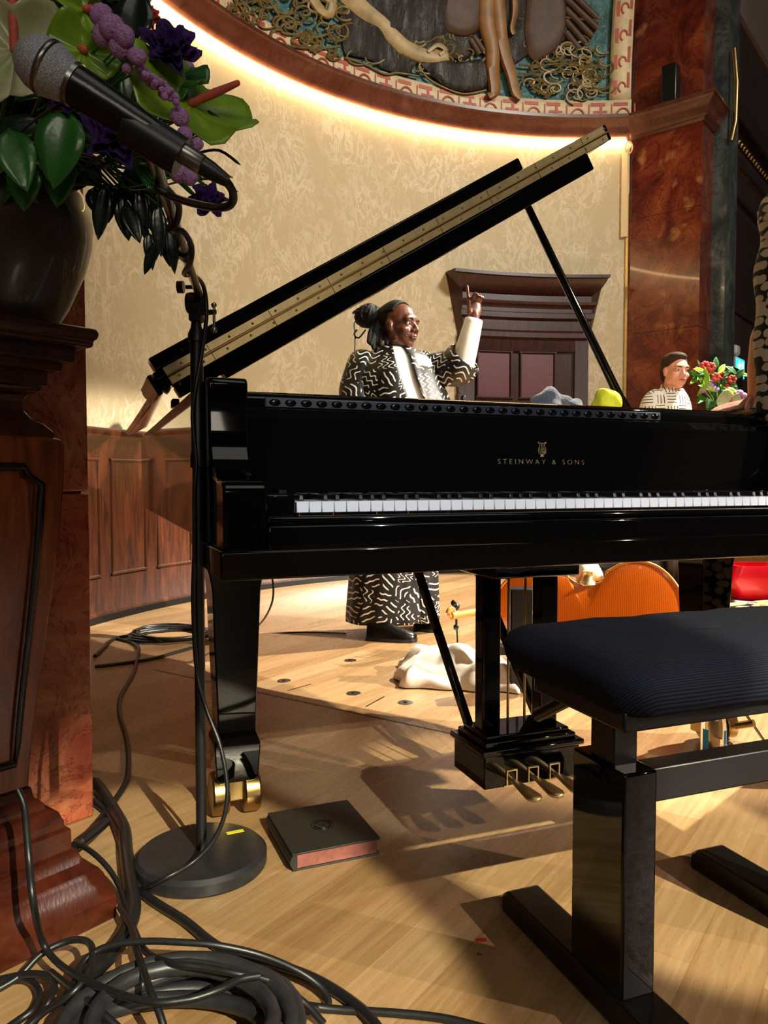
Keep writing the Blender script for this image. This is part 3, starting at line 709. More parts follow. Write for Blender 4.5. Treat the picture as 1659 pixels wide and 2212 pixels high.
for i in range(22):
    a = .03+i*(LL-.06)/21
    m.ell(Ld(a, -.002, .011), .0032, None, 8, 5); m.ell(Ld(a+.018, -.002, .033), .0032, None, 8, 5)
for i in range(8):
    a = .12+i*.17
    m.tube([Ld(a, -.002, .001), Ld(a, -.002, .042)], .0007, 4)
m.build('hinge_screw', 'chrome', hinge)['kind'] = 'stuff'
m = MB(); m.box(Ld(-.03, .12, .018), (.012, .26, .05), Matrix((LU, S_, LN)).transposed()); m.build('lid_hinge_edge', 'piano', lid, bevel=.003)
# prop
p0 = Q(1.42, .67, .97); t_ = .70-.48
LPx = 1.0
best = min((abs(proj(Ld(a/200, .22, -.0))[0]-1128), a/200) for a in range(160, 290)); p1 = Ld(best[1], .22, -.002)
pd = (p1-p0)
m = MB(); Rr = basis(pd, S_)
def ring_at(p, w, h):
    return [p+Rr@V((0, a*w, c*h)) for a, c in ((-1, -.6), (-.6, -1), (.6, -1), (1, -.6), (1, .6), (.6, 1), (-.6, 1), (-1, .6))]
m.loft([ring_at(p0+pd*.0, .019, .013), ring_at(p0+pd*.02, .021, .013), ring_at(p0+pd*.1, .0125, .012), ring_at(p0+pd*.3, .0115, .011), ring_at(p0+pd*.95, .0095, .009), ring_at(p1, .0085, .008)])
prop = m.build('lid_prop', 'piano', pn)
m = MB(); m.tube([p0+pd*.04, p0+pd*.2], .0035, 6); m.build('prop_hook', 'steel', prop)
# rim hook at the bass side
m = MB(); m.box(Q(.05, .95, .995), (.02, .05, .025), RP); m.build('hinge_block', 'piano', pn, bevel=.003)
m = MB(); m.tube([Q(.02, .52, 1.0), Q(.02, .56, 1.02), Q(.05, .56, 1.02), Q(.05, .52, 1.0)], .003, 6); m.build('lid_hinge_pin', 'chrome', pn)
# legs
def leg(u, s, offs=(-.036, .036)):
    c = Q(u, s)
    t = None
    levels = [(.63, .088, .062), (.615, .079, .06), (.59, .069, .057), (.565, .061, .055), (.54, .056, .053), (.52, .054, .052), (.40, .05, .048), (.25, .044, .044), (.20, .043, .043), (.178, .052, .05), (.165, .052, .05), (.10, .048, .047), (.085, .04, .04)]
    m = MB(); m.loft([[c+RP@V((a*w, b_*d, z)) for a, b_ in ((-1, -1), (1, -1), (1, 1), (-1, 1))] for z, w, d in levels])
    L = m.build('leg', 'piano', pn, bevel=.003)
    for sg in offs:
        k_ = MB(); k_.lathe([(0, -.019), (.047, -.019), (.05, -.015), (.05, .015), (.047, .019), (0, .019)], c+RP@V((sg, 0, .0505)), 24, Matrix((V((0, 0, 1)), S_, U)).transposed()); k_.build('castor', 'brass', L, ang=24)
    k_ = MB(); k_.box(c+UPZ*.07, (.046, .05, .07), RP); k_.build('castor_fork', 'brass', L, bevel=.004)
    return L, c
leg(.125, .44)
L2, c2 = leg(1.495, .42, (.03, .075))
leg(.42, 2.3)
q = G(1592, 1592, .065)
m = MB(); m.tube([c2+U*.075-S_*.03+UPZ*.05, c2+U*.105-S_*.09+UPZ*.075], .011, 10); m.build('brake_stem', 'brass', L2)
m = MB(); e_ = c2+U*.102-S_*.085+UPZ*.074; m.tube([e_+V((-.035, 0, .05)), e_+V((.035, 0, -.05))], .004, 8); m.build('brake_bar', 'steel', L2)
# leg blocks
for u, s in ((.135, .44), (1.45, .42)):
    MB().box(Q(u, s, .64), (.19, .2, .035), RP).build('leg_block', 'piano', pn, bevel=.004)
# lyre
MB().box(Q(.735, .22, .588), (.215, .22, .05), RP).build('lyre_block', 'piano', pn, bevel=.004)
YU, YS = .735, .20
ly_ = MB(); ly_.box(Q(YU, YS, .137), (.245, .15, .072), RP); lyre = ly_.build('lyre', 'piano', pn, bevel=.003)
m = MB(); m.box(Q(YU, YS, .18), (.262, .165, .014), RP); m.box(Q(YU, YS, .193), (.235, .135, .014), RP); m.box(Q(YU, YS, .204), (.215, .11, .012), RP); m.build('lyre_molding', 'piano', lyre, bevel=.004)
for u in (-.075, .075):
    MB().box(Q(YU+u, YS, .39), (.046, .04, .38), RP).build('lyre_post', 'piano', lyre, bevel=.004)
for u in (-.022, .022):
    MB().tube([Q(YU+u, YS, .2), Q(YU+u, YS, .58)], .003, 8).build('pedal_rod', 'brass', lyre)
for u, v in ((-.12, -.095), (.045, .09)):
    p0, p1 = Q(YU+u-.02, YS+.3, .60), Q(YU+v, YS+.05, .2)
    MB().box((p0+p1)/2, ((p1-p0).length, .022, .016), basis(p1-p0, U)).build('lyre_brace', 'piano', lyre, bevel=.002)
for u in (-.055, .0, .055):
    m = MB(); b0 = Q(YU+u, YS-.07, .118)
    m.capsule([b0, b0-S_*.03+UPZ*.002, b0-S_*.06+UPZ*.0, b0-S_*.095-UPZ*.006], [.007, .010, .015, .019], 14)
    for vtx in m.v: vtx.z = b0.z-.003+(vtx.z-b0.z)*.45
    pe = m.build('pedal', 'brass_bright', lyre)
    m = MB(); q = Q(YU+u, YS-.0765, .12)
    for a_, c_, w_, h_ in ((-.012, .0, .003, .034), (.012, 0, .003, .034), (0, .017, .027, .003)): m.box(q+U*a_+UPZ*c_, (w_, .003, h_), RP)
    m.build('pedal_plate', 'brass_bright', pe)
m = MB(); m.box(Q(YU, YS-.0765, .103), (.15, .003, .004), RP); m.build('lyre_trim', 'brass_bright', lyre)
# piano mic cable under the case
def cable(name, label, pts, r, mat='black_rubber', n=6, sides=8, catg='cable', group=None):
    m = MB(); m.tube(cat(pts, n), r, sides); return tag(m.build(name, mat), label, catg, group)
c0 = Q(.32, .42, .64)
cable('thin_cable', 'thin grey cable hanging in a loop behind the left piano leg', [P(582, 1228, 2.55), P(590, 1262, 2.58), P(588, 1300, 2.62), P(572, 1335, 2.8), P(552, 1358, 3.2), G(543, 1372, .004), G(640, 1366, .004), G(748, 1368, .004)], .0035, 'black_metal')
# ================================================================== objects on the piano
q = P(1200, 862, 2.3); rn = MB()
def lump(c, rx, ry, rz, amp, fr, seed):
    m = MB(); m.ell((0, 0, 0), (rx, ry, rz), None, 40, 24)
    for p in m.v:
        d = 1+amp*mnoise.noise(p*fr+V((seed, 0, 0))); p.x, p.y, p.z = p.x*d, p.y*d, p.z*d
        p += V(c)
    return m
m = lump(P(1190, 888, 2.25), .07, .06, .062, .35, 22, 1); o = lump(P(1232, 890, 2.25), .05, .045, .035, .4, 25, 5); m.add(o.v, o.f)
tag(m.build('wool_mallet_cover', 'grey_wool'), 'lumpy dark grey wool bundle lying on the open piano', 'cloth')
m = lump(P(1309, 872, 2.25), .042, .042, .045, .22, 30, 9); tag(m.build('cloth_bundle', 'yellow_cloth'), 'bright yellow cloth bundle on the piano by the foot of the lid prop', 'cloth')
g_ = thing('gooseneck_microphone', 'tiny black gooseneck microphone at the piano rim beside the robed performer', 'microphone', P(1003, 884, 2.0))
m = MB(); m.tube(cat([P(985, 886, 2.0), P(984, 860, 2.0), P(990, 848, 2.0), P(998, 850, 2.0), P(1001, 858, 2.0)], 5), .0012, 6); m.build('gooseneck', 'black_metal', g_)
m = MB(); m.capsule([P(1001, 860, 2.0), P(1003, 876, 2.0)], [.0075, .0075]); m.build('foam_windshield', 'black_rubber', g_)
# ================================================================== STOOL
def SQ(p, u=0, s=0, z=0): return p+U*u+S_*s+UPZ*z
SN = V((.332, 1.042, 0))       # near-left vertical edge of the near column
stl = thing('piano_bench', 'black adjustable piano bench with ribbed dark cloth seat cover', 'bench', SQ(SN, .25, .06))
bx = .058
def column(off):
    c = SQ(SN, off+bx/2, .06)
    MB().box(c+UPZ*.205, (bx, .122, .325), RP).build('column', 'piano', stl, bevel=.004, seg=3)
    MB().box(c+UPZ*.42, (.042, .055, .2), RP).build('inner_column', 'black_satin', stl, bevel=.003)
    f = MB(); pr_ = [(-.27, 0), (-.27, .03), (-.25, .045), (.25, .045), (.27, .03), (.27, 0)]
    f.prism([SQ(c, -.033, s, z) for s, z in pr_], U*.066); f.build('foot', 'black_satin', stl, bevel=.005)
column(0); column(.43)
MB().box(SQ(SN, .245, .06, .325), (.40, .04, .052), RP).build('crossbar', 'black_satin', stl, bevel=.003)
for off in (0, .43):
    p0 = SQ(SN, off+.02, .10, .38); p1 = SQ(SN, off-.06, .24, .455)
MB().box(SQ(SN, .24, .06, .46), (.56, .22, .03), RP).build('seat_frame', 'black_satin', stl, bevel=.004)
MB().tube([P(1300, 1482, 1.16), P(1250, 1500, 1.2), P(1160, 1546, 1.28)], .011, 8).build('adjusting_arm', 'black_satin', stl)
m = MB(); rings = []
X0, X1, Y0, Y1 = -.05, .66, -.075, .275
def rr(z, ins, k=.05, n=6):
    pts = []
    x0, x1, y0, y1 = X0+ins, X1-ins, Y0+ins, Y1-ins; k = min(k, (y1-y0)*.45)
    for cx, cy, a0 in ((x1-k, y1-k, 0), (x0+k, y1-k, 90), (x0+k, y0+k, 180), (x1-k, y0+k, 270)):
        for i in range(n+1):
            a_ = math.radians(a0+90*i/n); pts.append((cx+k*math.cos(a_), cy+k*math.sin(a_)))
    out = []
    L = len(pts)
    for i in range(L):
        x, y = pts[i]; x2, y2 = pts[(i+1) % L]
        out.append((x, y))
        if i % (n+1) == n:
            for q_ in range(1, 10): out.append((x+(x2-x)*q_/10, y+(y2-y)*q_/10))
    return [SQ(SN, x, y, z+.0025*math.sin(40*x+3)*math.sin(31*y)) for x, y in out]
for z, ins in ((.468, .02), (.47, .006), (.482, 0), (.505, -.004), (.522, .004), (.534, .022), (.541, .055), (.545, .1), (.547, .14)): rings.append(rr(z, ins))
m.loft(rings); seat = m.build('seat', 'ribbed', stl)
# ================================================================== MIC STAND
BC = V((*G(436, 1868).to_tuple()[:2], 0))
ms = thing('microphone_stand', 'black round-base microphone stand with boom beside the piano', 'microphone stand', BC)
MB().lathe([(0, 0), (.128, 0), (.13, .004), (.13, .024), (.122, .032), (.02, .034), (0, .034)], BC, 56).build('base', 'rubber_grey', ms, ang=25)
TOPZ = 1.13
def mz(py): return P(430, py, BC.y).z
MB().tube([BC+UPZ*.03, BC+UPZ*mz(985)], .0105, 14).build('pole', 'black_metal', ms)
MB().tube([BC+UPZ*mz(1010), BC+UPZ*mz(985), BC+UPZ*mz(975), BC+UPZ*mz(735)], [.0145, .0145, .0125, .0125], 14).build('upper_pole', 'black_metal', ms)
MB().lathe([(0, mz(738)), (.0165, mz(738)), (.0165, mz(722)), (.011, mz(708)), (.009, mz(690)), (0, mz(690))], BC, 16).build('collar', 'black_rubber', ms)
cl = MB(); cl.box(BC+UPZ*(mz(665)), (.024, .03, .055), None); cl.lathe([(0, -.02), (.02, -.018), (.02, .018), (0, .02)], BC+UPZ*mz(655), 18, fz((1, 0, 0))); clamp = cl.build('boom_clutch', 'black_rubber', ms, bevel=.003)
m = MB(); q = BC+UPZ*mz(676); m.tube([q, q+V((.04, -.01, 0))], .0055, 10); m.tube([q+V((.037, -.01, .012)), q+V((.037, -.01, -.032))], .0028, 8); m.ell(q+V((.037, -.01, .013)), .0055); m.ell(q+V((.037, -.01, -.035)), .006); m.build('tee_handle', 'chrome', clamp)
m = MB(); q = BC+UPZ*mz(620); m.tube([q, q-V((.02, 0, 0))], .004, 8); m.lathe([(0, 0), (.012, 0), (.012, .012), (0, .012)], q-V((.036, 0, 0)), 12, fz((1, 0, 0))); m.build('clutch_knob', 'black_rubber', clamp)
B1 = P(322, 318, .80); B0 = P(431, 640, BC.y)
bd = (B1-B0).normalized()
MB().tube([B0-bd*.03, B1], .0075, 12).build('boom', 'steel', ms)
m = MB(); q = B0+(B1-B0)*.42; m.tube([q, q+bd*.03], .0115, 12); m.build('boom_collar', 'black_rubber', ms)
# mic
MH, MT = P(92, 140, .70), P(492, 392, .735)
MA = (MT-MH).normalized(); Rm = fz(MA)
mc = thing('vocal_microphone', 'black handheld microphone with silver mesh head on the boom', 'microphone', (MH+MT)/2)
Ltot = (MT-MH).length
m = MB(); m.lathe([(0, -.024), (.010, -.0225), (.0185, -.016), (.0235, -.006), (.0245, .003), (.0235, .012), (.0205, .022), (.018, .027), (0, .027)], MH, 32, Rm); hd = m.build('grille_head', 'mic_grille', mc)
m = MB(); m.lathe([(.0240, .001), (.0252, .003), (.0252, .0055), (.0240, .0075)], MH, 32, Rm); m.build('grille_band', 'steel', hd)
m = MB(); m.lathe([(.017, .026), (.0195, .027), (.0195, .031), (.017, .032)], MH, 32, Rm); m.build('head_collar', 'steel', hd)
bl = Ltot*.69
m = MB(); m.lathe([(0, .03), (.0182, .031), (.0178, .045), (.0150, .09), (.0122, bl-.002), (.0115, bl), (0, bl)], MH, 28, Rm); m.build('body', 'leather', mc)
m = MB(); m.lathe([(0, bl), (.0092, bl), (.0095, bl+.004), (.0095, bl+.03), (.0088, bl+.031), (0, bl+.031)], MH, 24, Rm); m.build('plug_barrel', 'steel', mc)
m = MB(); m.lathe([(0, bl+.031), (.009, bl+.031), (.0085, bl+.04), (.0055, Ltot), (0, Ltot)], MH, 20, Rm); m.build('strain_relief', 'black_rubber', mc)
m = MB(); q = MH+MA*.125; m.tube([MH+MA*.08-V((0, -.004, .004)), MH+MA*.135-V((0, -.004, .004))], .0185, 16); m.tube([MH+MA*.115-UPZ*.012, B1+UPZ*.004, B1], .008, 10); m.build('microphone_clip', 'black_rubber', ms)
# mic cable along boom and stand
def bo(t, off=(0, 0, 0)): return B0+(B1-B0)*t+V(off)
stpts = [MT-MA*.004, P(502, 412, .75), P(500, 440, .77), P(470, 449, .80), P(420, 440, .84), P(372, 425, .88), P(338, 405, .88), P(350, 398, .9), P(385, 440, .95), P(382, 480, 1.0), P(368, 495, 1.02), P(372, 500, 1.04), P(395, 500, 1.06), P(413, 530, 1.1), P(412, 565, 1.15), P(398, 592, 1.25), P(420, 595, 1.4), P(440, 620, 1.48), P(446, 680, 1.49), P(436, 760, 1.49), P(424, 830, 1.485), P(416, 900, 1.485), P(424, 1000, 1.485), P(420, 1060, 1.485), P(420, 1180, 1.49), P(417, 1300, 1.49), P(425, 1450, 1.49), P(445, 1530, 1.47), P(478, 1620, 1.45), P(491, 1720, 1.43), P(470, 1800, 1.415), P(420, 1860, 1.395), P(350, 1900, 1.36), G(290, 1925, .006), G(262, 1922, .006)]
cable('microphone_cable', 'black cable winding down the microphone stand from the handheld microphone', stpts, .0042, n=6)
m = MB(); q = G(508, 1797, .0345); m.box(q, (.036, .012, .0008), Matrix.Rotation(.45, 3, 'Z')); tag(m.build('tape_strip', 'yellow_tape'), 'yellow tape strip stuck on the round stand base', 'tape')
# ================================================================== BOOK
bk = thing('hardback_book', 'thick dark hardback book lying on the floor beside the stand base', 'book', G(690, 1810))
q0 = G(632, 1884); q1 = G(822, 1846)
bu = (q1-q0); bu.z = 0; bw = bu.length; bu.normalize(); bv = V((-bu.y, bu.x, 0)); bh = .205
Rb = basis(bu); cB = q0+bu*bw/2+bv*bh/2; TZ = .034
for z in (.0018, TZ): MB().box(cB+UPZ*z, (bw, bh, .0035), Rb).build('cover', 'book_cover', bk, bevel=.0012)
m = MB(); m.box(cB+bu*.001+UPZ*(TZ/2), (bw-.014, bh-.010, TZ-.003), Rb); m.build('page_block', 'book_pages', bk)
m = MB(); m.loft([[q0+bv*t+bu*(.004-.009*math.sin(PI*i/8))+UPZ*(.0005+(TZ+.001)*i/8) for i in range(9)]+[q0+bv*t+bu*(.010)+UPZ*(.0005+(TZ+.001)*i/8) for i in range(8, -1, -1)] for t in (0, bh)]); m.build('spine', 'book_cover', bk)
m = MB(); ce = cB+UPZ*(TZ+.0019)
for r in (.024, .018, .016): m.tube([ce+V((r*math.cos(2*PI*j/28), r*math.sin(2*PI*j/28), 0)) for j in range(28)], .0009, 5, True)
for j in range(16): a_ = 2*PI*j/16; m.tube([ce+V((.0175*math.cos(a_), .0175*math.sin(a_), 0)), ce+V((.021*math.cos(a_+.1), .021*math.sin(a_+.1), 0))], .0005, 4)
for x in (-.006, 0, .006): m.tube([ce+bu*x-bv*.008, ce+bu*(x*.6), ce+bu*x+bv*.009], .0006, 4)
m.build('embossed_seal', 'leather', bk)
# ================================================================== PEDESTAL, VASE
PC = V((-.758, 1.297, 0))
ped = thing('wooden_pedestal', 'carved dark mahogany pedestal carrying the vase at the left', 'pedestal', PC)
def hw(px, py):      # half width and height for a silhouette pixel at the right corner
    r = ray(px, py); k_ = r.x/r.y; cd = ED+ND
    w = (k_*PC.y-PC.x)/(cd.x-k_*cd.y); Y = PC.y+cd.y*w; return w, P(px, py, Y).z
def sq(w, z): return [PC+ED*(a*w)+ND*(b_*w)+UPZ*z for a, b_ in ((-1, -1), (1, -1), (1, 1), (-1, 1))]
def stack(pts): return [sq(*hw(x, y)) for x, y in pts]
def ped_part(name, pts, mat, bev=.003):
    r = stack(pts); m = MB(); m.loft(r); return m.build(name, mat, ped, bevel=bev, ang=16)
wb, zb = hw(252, 2004)
base = MB(); rs = [sq(wb, 0.0)]+stack([(254, 1934), (250, 1926), (240, 1908), (234, 1902), (224, 1884), (214, 1874), (200, 1868), (184, 1860), (174, 1848), (169, 1836), (156, 1834), (154, 1790), (141, 1788), (139, 1772), (134, 1766), (128, 1754), (119, 1750), (99, 1748), (97, 1737), (88, 1730), (74, 1722), (68, 1700)])
base.loft(rs); base.build('plinth', 'mahogany_red', ped, bevel=.002, ang=14)
ped_part('body', [(62, 1700), (66, 1640), (82, 1500), (100, 1380), (118, 1250), (132, 1130), (139, 1030), (140, 965), (134, 950), (120, 945)], 'mahogany_warm')
ped_part('neck', [(120, 947), (116, 932), (98, 918), (70, 905), (54, 888), (50, 868), (62, 852), (88, 846), (92, 836), (102, 834), (104, 805), (134, 802), (136, 786), (164, 784), (166, 742)], 'mahogany_dark')
ped_part('top_slab', [(196, 752), (204, 748), (202, 738), (212, 732), (216, 722), (210, 712), (190, 708)], 'mahogany_dark')
# recessed panel mouldings on the face towards the hall
def facept(x, z, out): # x in -1..1 of local half width
    w = None
    return x, z, out
bodyp = [hw(x, y) for x, y in [(62, 1700), (66, 1640), (82, 1500), (100, 1380), (118, 1250), (132, 1130), (139, 1030), (140, 965)]]
def wat(z):
    for (w0, z0), (w1, z1) in zip(bodyp, bodyp[1:]):
        if z0 <= z <= z1: return w0+(w1-w0)*(z-z0)/(z1-z0)
    return bodyp[-1][0]
def fp_(t, z, out=.0): w = wat(z); return PC+ED*(w*t)+ND*(w+out)+UPZ*z
zs0, zs1 = bodyp[0][1]+.05, bodyp[-1][1]-.035
for t0, r_, mt in ((.72, .007, 'black_satin'), (.66, .004, 'mahogany_red')):
    m = MB(); pts = []
    zl = [zs0+(zs1-.03-zs0)*i/14 for i in range(15)]
    pts += [fp_(t0, z, .002) for z in zl]+[fp_(t0-.16, zs1-.015, .002), fp_(t0-.2, zs1, .002)]
    pts += [fp_(-t0+.2, zs1, .002), fp_(-t0+.16, zs1-.015, .002)]+[fp_(-t0, z, .002) for z in reversed(zl)]
    m.tube(pts, r_, 6, True); m.build('panel_molding', mt, ped)
m = MB(); VC = V((-.690, 1.325, 0)); ztop = hw(190, 708)[1]
vp = [(0, 0), (.112, 0), (.118, .008), (.14, .045), (.166, .105), (.178, .15), (.181, .185), (.176, .22), (.162, .245), (.15, .25), (.14, .25), (.14, .235), (.0, .22)]
m.lathe(vp, VC+UPZ*ztop, 48); tag(m.build('flower_vase', 'vase'), 'large dark brown vase holding the big flower arrangement', 'vase')
# ================================================================== FLOWERS
VM = VC+UPZ*(ztop+.21)
def leafmesh(m, base, d, up, ln, wd, curl=.3, fold=.15, n=8, tip=1.0):
    d = V(d).normalized(); up = V(up); side = d.cross(up).normalized(); up = side.cross(d)
    def fn(u, v):
        w = wd*math.sin(PI*min(1, u**.8))**.8*(1-u*.15) if u < 1 else 0
        t = v*2-1
        return V(base)+d*(ln*u*(1-.3*curl*u))-up*(curl*ln*u*u*.5)+side*(w*.5*t)+up*(fold*abs(t)*w)
    m.grid(fn, n, 4)
def stem(m, a, b_, r=.0025): m.tube(cat([a, (V(a)+V(b_))/2+V((0, 0, .03)), b_], 4), r, 6)
def anth(label, c, nrm, up, size, mat, sp_dir=None, name='anthurium', sl=.9, root=None):
    t = thing(name, label, 'flower', c); nrm = V(nrm).normalized(); up = V(up); sd = up.cross(nrm).normalized(); up = nrm.cross(sd)
    def fn(u, v):
        a = 2*PI*v; r = u*size*.5*(1-.32*math.cos(a)**1 *0+.22*abs(math.sin(a))+(-.28 if abs(a-PI) < .01 else 0))
        rad = size*.5*(.72+.28*(1-math.cos(a))/2*.6+.30*abs(math.sin(a))**.7)
        if math.cos(a) > .8: rad *= 1.0+.35*(math.cos(a)-.8)/.2
        if math.cos(a) < -.9: rad *= .62+.38*(1+math.cos(a))/.1
        x, y = rad*u*math.sin(a), rad*u*math.cos(a)
        return V(c)+sd*x-up*y+nrm*(size*.22*(u**2)*(.5+.5*math.sin(2*a+.6))+.010*math.sin(a*5)*u)
    m = MB(); m.grid(fn, 8, 32); m.build('spathe', mat, t, solid=.0016)
    sdv = V(sp_dir or nrm+up).normalized()
    m = MB(); b0 = V(c)+nrm*.004; L = size*sl; m.capsule([b0, b0+sdv*L*.5, b0+sdv*L], [.0055, .0065, .0042], 10); m.build('spadix', 'spadix', t)
    m = MB(); stem(m, V(c)-nrm*.004, root or VM+V((0, 0, -.1)), .003); m.build('stem', 'leaf_mid', t)
    return t
anth('large pale cream and green anthurium behind the microphone head', P(32, 110, 1.05), (.3, -1, .1), (0, .1, 1), .16, 'leaf_cream', (.05, -.15, 1))
anth('curled lime green anthurium just right of the microphone head', P(180, 112, 1.05), (.5, -.8, .1), (.3, .1, 1), .085, 'leaf_lime', (-.4, .3, .3), sl=.3)
anth('narrow lime anthurium at the very top of the arrangement', P(182, 22, 1.1), (.9, -.5, .1), (-.1, .1, 1), .085, 'leaf_lime', (.1, .5, .3), sl=.3)
anth('big green and lime anthurium with coral spadix at the right edge', P(412, 228, 1.12), (.5, -.55, .5), (-.6, .1, .8), .175, 'leaf_lime', (1, -.25, .28), sl=.42)
anth('dark glossy green anthurium leaning behind the lime one at right', P(372, 168, 1.13), (.3, -.8, .5), (-.5, .1, 1), .10, 'leaf_mid', (.2, -.2, .1), sl=.12)
def pompon(m, c, r, sq_=.8):
    q = MB(); q.ell((0, 0, 0), (r, r, r*sq_), fz(V((random.uniform(-.4, .6), -1, random.uniform(-.2, .8)))), 20, 14)
    for p in q.v: p *= 1+.10*mnoise.noise(p*260)
    for p in q.v: p += V(c)
    m.add(q.v, q.f)
def spray(label, pts, Y, name='pompon_chrysanthemum'):
    c = P(*pts[0][:2], Y); t = thing(name, label, 'flower', c)
    for i, (x, y, r) in enumerate(pts):
        q = P(x, y, Y+random.uniform(-.015, .015)); m = MB(); pompon(m, q, r*Y/1650); m.build('bloom', 'pink_flower', t)
        m = MB(); m.tube(cat([q+V((0, .006, 0)), q+(VM-q)*.25+V((0, .02, .0)), V(P(250, 360, Y+.08))], 4), .0014, 5); m.build('stem', 'leaf_mid', t)
spray('lilac pompon spray above the microphone body, the largest cluster', [(218, 32, 24), (242, 58, 26), (268, 78, 22), (222, 76, 23), (262, 100, 26), (296, 122, 20), (275, 148, 12)], 1.02)
spray('lilac pompon blooms below the coral spadix at right', [(388, 252, 20), (398, 292, 18), (425, 312, 15)], 1.06)
spray('pair of lilac pompon blooms low by the cable plug', [(388, 374, 22), (410, 382, 18)], 1.06)
spray('single lilac bloom at the upper left corner of the arrangement', [(32, 6, 18)], 1.1)
spray('single lilac bloom beside the dark purple flower at upper right', [(402, 148, 18)], 1.2)
t = thing('statice_spray', 'feathery lilac spray of tiny florets left of the green anthurium', 'flower', P(335, 180, 1.12)); m = MB()
for i in range(60):
    u = random.random(); pompon(m, P(300+80*u+random.uniform(-6, 6), 152+62*u+random.uniform(-12, 12), 1.03+random.uniform(-.015, .015)), .0048, 1)
m.build('florets', 'pink_flower', t)['kind'] = 'stuff'
m = MB(); m.tube([P(300, 160, 1.14), P(270, 260, 1.2), VM], .002, 5); m.build('stem', 'leaf_mid', t)
def ruffle(label, x, y, Y, rad, mat, name='lisianthus'):
    c = P(x, y, Y); t = thing(name, label, 'flower', c); n_ = V((.3, -1, .25)).normalized(); R = fz(n_); m = MB()
    for k_ in range(4):
        rr_ = rad*(1-.2*k_); ph_ = random.uniform(0, 6)
        def fn(u, v):
            a_ = 2*PI*v; w = 1+.22*math.sin(6*a_+ph_)*u+.1*math.sin(11*a_+ph_)
            return c+R@V((rr_*u*w*math.cos(a_), rr_*u*w*math.sin(a_), rad*(.15*k_+.35*u*u)+.12*rad*math.sin(9*a_+k_)*u))
        m.grid(fn, 5, 44)
    m.build('petals', mat, t, solid=.0006)
    m = MB(); stem(m, c-n_*.002, VM, .002); m.build('stem', 'leaf_mid', t)
ruffle('deep purple ruffled bloom at the upper right of the arrangement', 368, 112, 1.10, .036, 'purple_flower')
ruffle('purple ruffled bloom hanging lowest at the right under the cable', 448, 438, 1.10, .024, 'purple_flower')
ruffle('dark purple ruffled bloom in the shade under the microphone body', 258, 305, 1.08, .042, 'purple_flower')
ruffle('small purple bloom half hidden left under the microphone body', 135, 215, 1.06, .022, 'purple_flower')
ruffle('small red bloom at the top right edge of the arrangement', 320, 42, 1.22, .018, 'red_flower', 'carnation')
def leaves(name, label, specs, mat, group):
    for (x, y, Y, dx, dz, dy, ln, wd) in specs:
        m = MB(); q = P(x, y, Y); leafmesh(m, q, (dx, dy, dz), (0.2, -1, .35), ln, wd, random.uniform(.1, .5))
        md = q*.55+VM*.45; md.z = max(q.z, VM.z)+.055; md.y += .03; m.tube(cat([q, md, VM+V((0, 0, .02))], 4), .0016, 5)
        tag(m.build(name, mat, solid=.0009), label, 'leaf', group)
rn = random.Random(11)
leaves('ruscus_leaf', 'dark green pointed leaf among the flower heads in the big vase', [(lambda y: (rn.uniform(-60, 255+min(max(y, 0), 200)*.55), y, rn.uniform(1.17, 1.36), rn.uniform(-.8, .45), rn.uniform(-1, .5), rn.uniform(-.35, .3), rn.uniform(.07, .13), rn.uniform(.03, .055)))(rn.uniform(-40, 380)) for _ in range(105)], 'leaf_dark', 'dark pointed leaves in the big vase')
leaves('ruscus_leaf', 'glossy mid green leaf in front of the vase rim', [(150, 240, 1.06, -.25, -1, -.1, .115, .07), (20, 280, 1.04, .3, -1, -.1, .09, .055), (60, 340, 1.08, -.1, -1, -.1, .08, .05), (165, 225, 1.08, .5, -.3, -.2, .06, .035), (140, 330, 1.1, -.2, -1, 0, .08, .05), (330, 320, 1.12, .4, -.1, -.2, .05, .035)], 'leaf_mid', 'mid green leaves at the vase rim')
leaves('ruscus_leaf', 'broad very dark leaf standing tall at the top of the arrangement', [(285, 95, 1.18, .12, 1, 0, .10, .06), (250, 110, 1.2, -.1, 1, 0, .12, .06), (150, 100, 1.2, -.1, 1, 0, .14, .06)], 'leaf_black', 'tall dark leaves at the top')
leaves('drooping_leaf', 'blackish curled leaf drooping below the arrangement beside the boom', [(230, 400, 1.15, -.2, -1, 0, .085, .03), (262, 425, 1.15, .15, -1, 0, .07, .03), (300, 400, 1.15, .1, -1, 0, .085, .026), (270, 440, 1.15, .4, -1, -.1, .065, .03), (345, 470, 1.15, .2, -1, 0, .075, .026), (345, 520, 1.15, -.55, -1, 0, .06, .02), (365, 480, 1.14, .1, -1, 0, .08, .022), (350, 500, 1.15, .5, -.8, 0, .05, .022), (210, 400, 1.18, .3, -1, 0, .06, .05), (340, 440, 1.13, .05, -1, 0, .08, .025), (320, 500, 1.15, .1, -1, 0, .06, .02)], 'leaf_black', 'drooping dark leaves under the arrangement')
def blades(label, specs, mat, group):
    for x, y, x2, y2, Y in specs:
        a_, b_ = P(x, y, Y), P(x2, y2, Y-.02); m = MB(); mid = (a_+b_)/2+V((0, 0, .012)); m.tube(cat([a_, mid, b_], 4), [.0022]*8+[.0004], 5); tag(m.build('grass_blade', mat), label, 'leaf', group)
blades('thin grass blade fanning out below the flowers towards the boom', [(250+9*i, 345+3*i, 330+13*i+rn.uniform(-20, 20), 430+rn.uniform(-45, 35)-2*i, 1.13) for i in range(15)], 'leaf_mid', 'grass blades below the flowers')
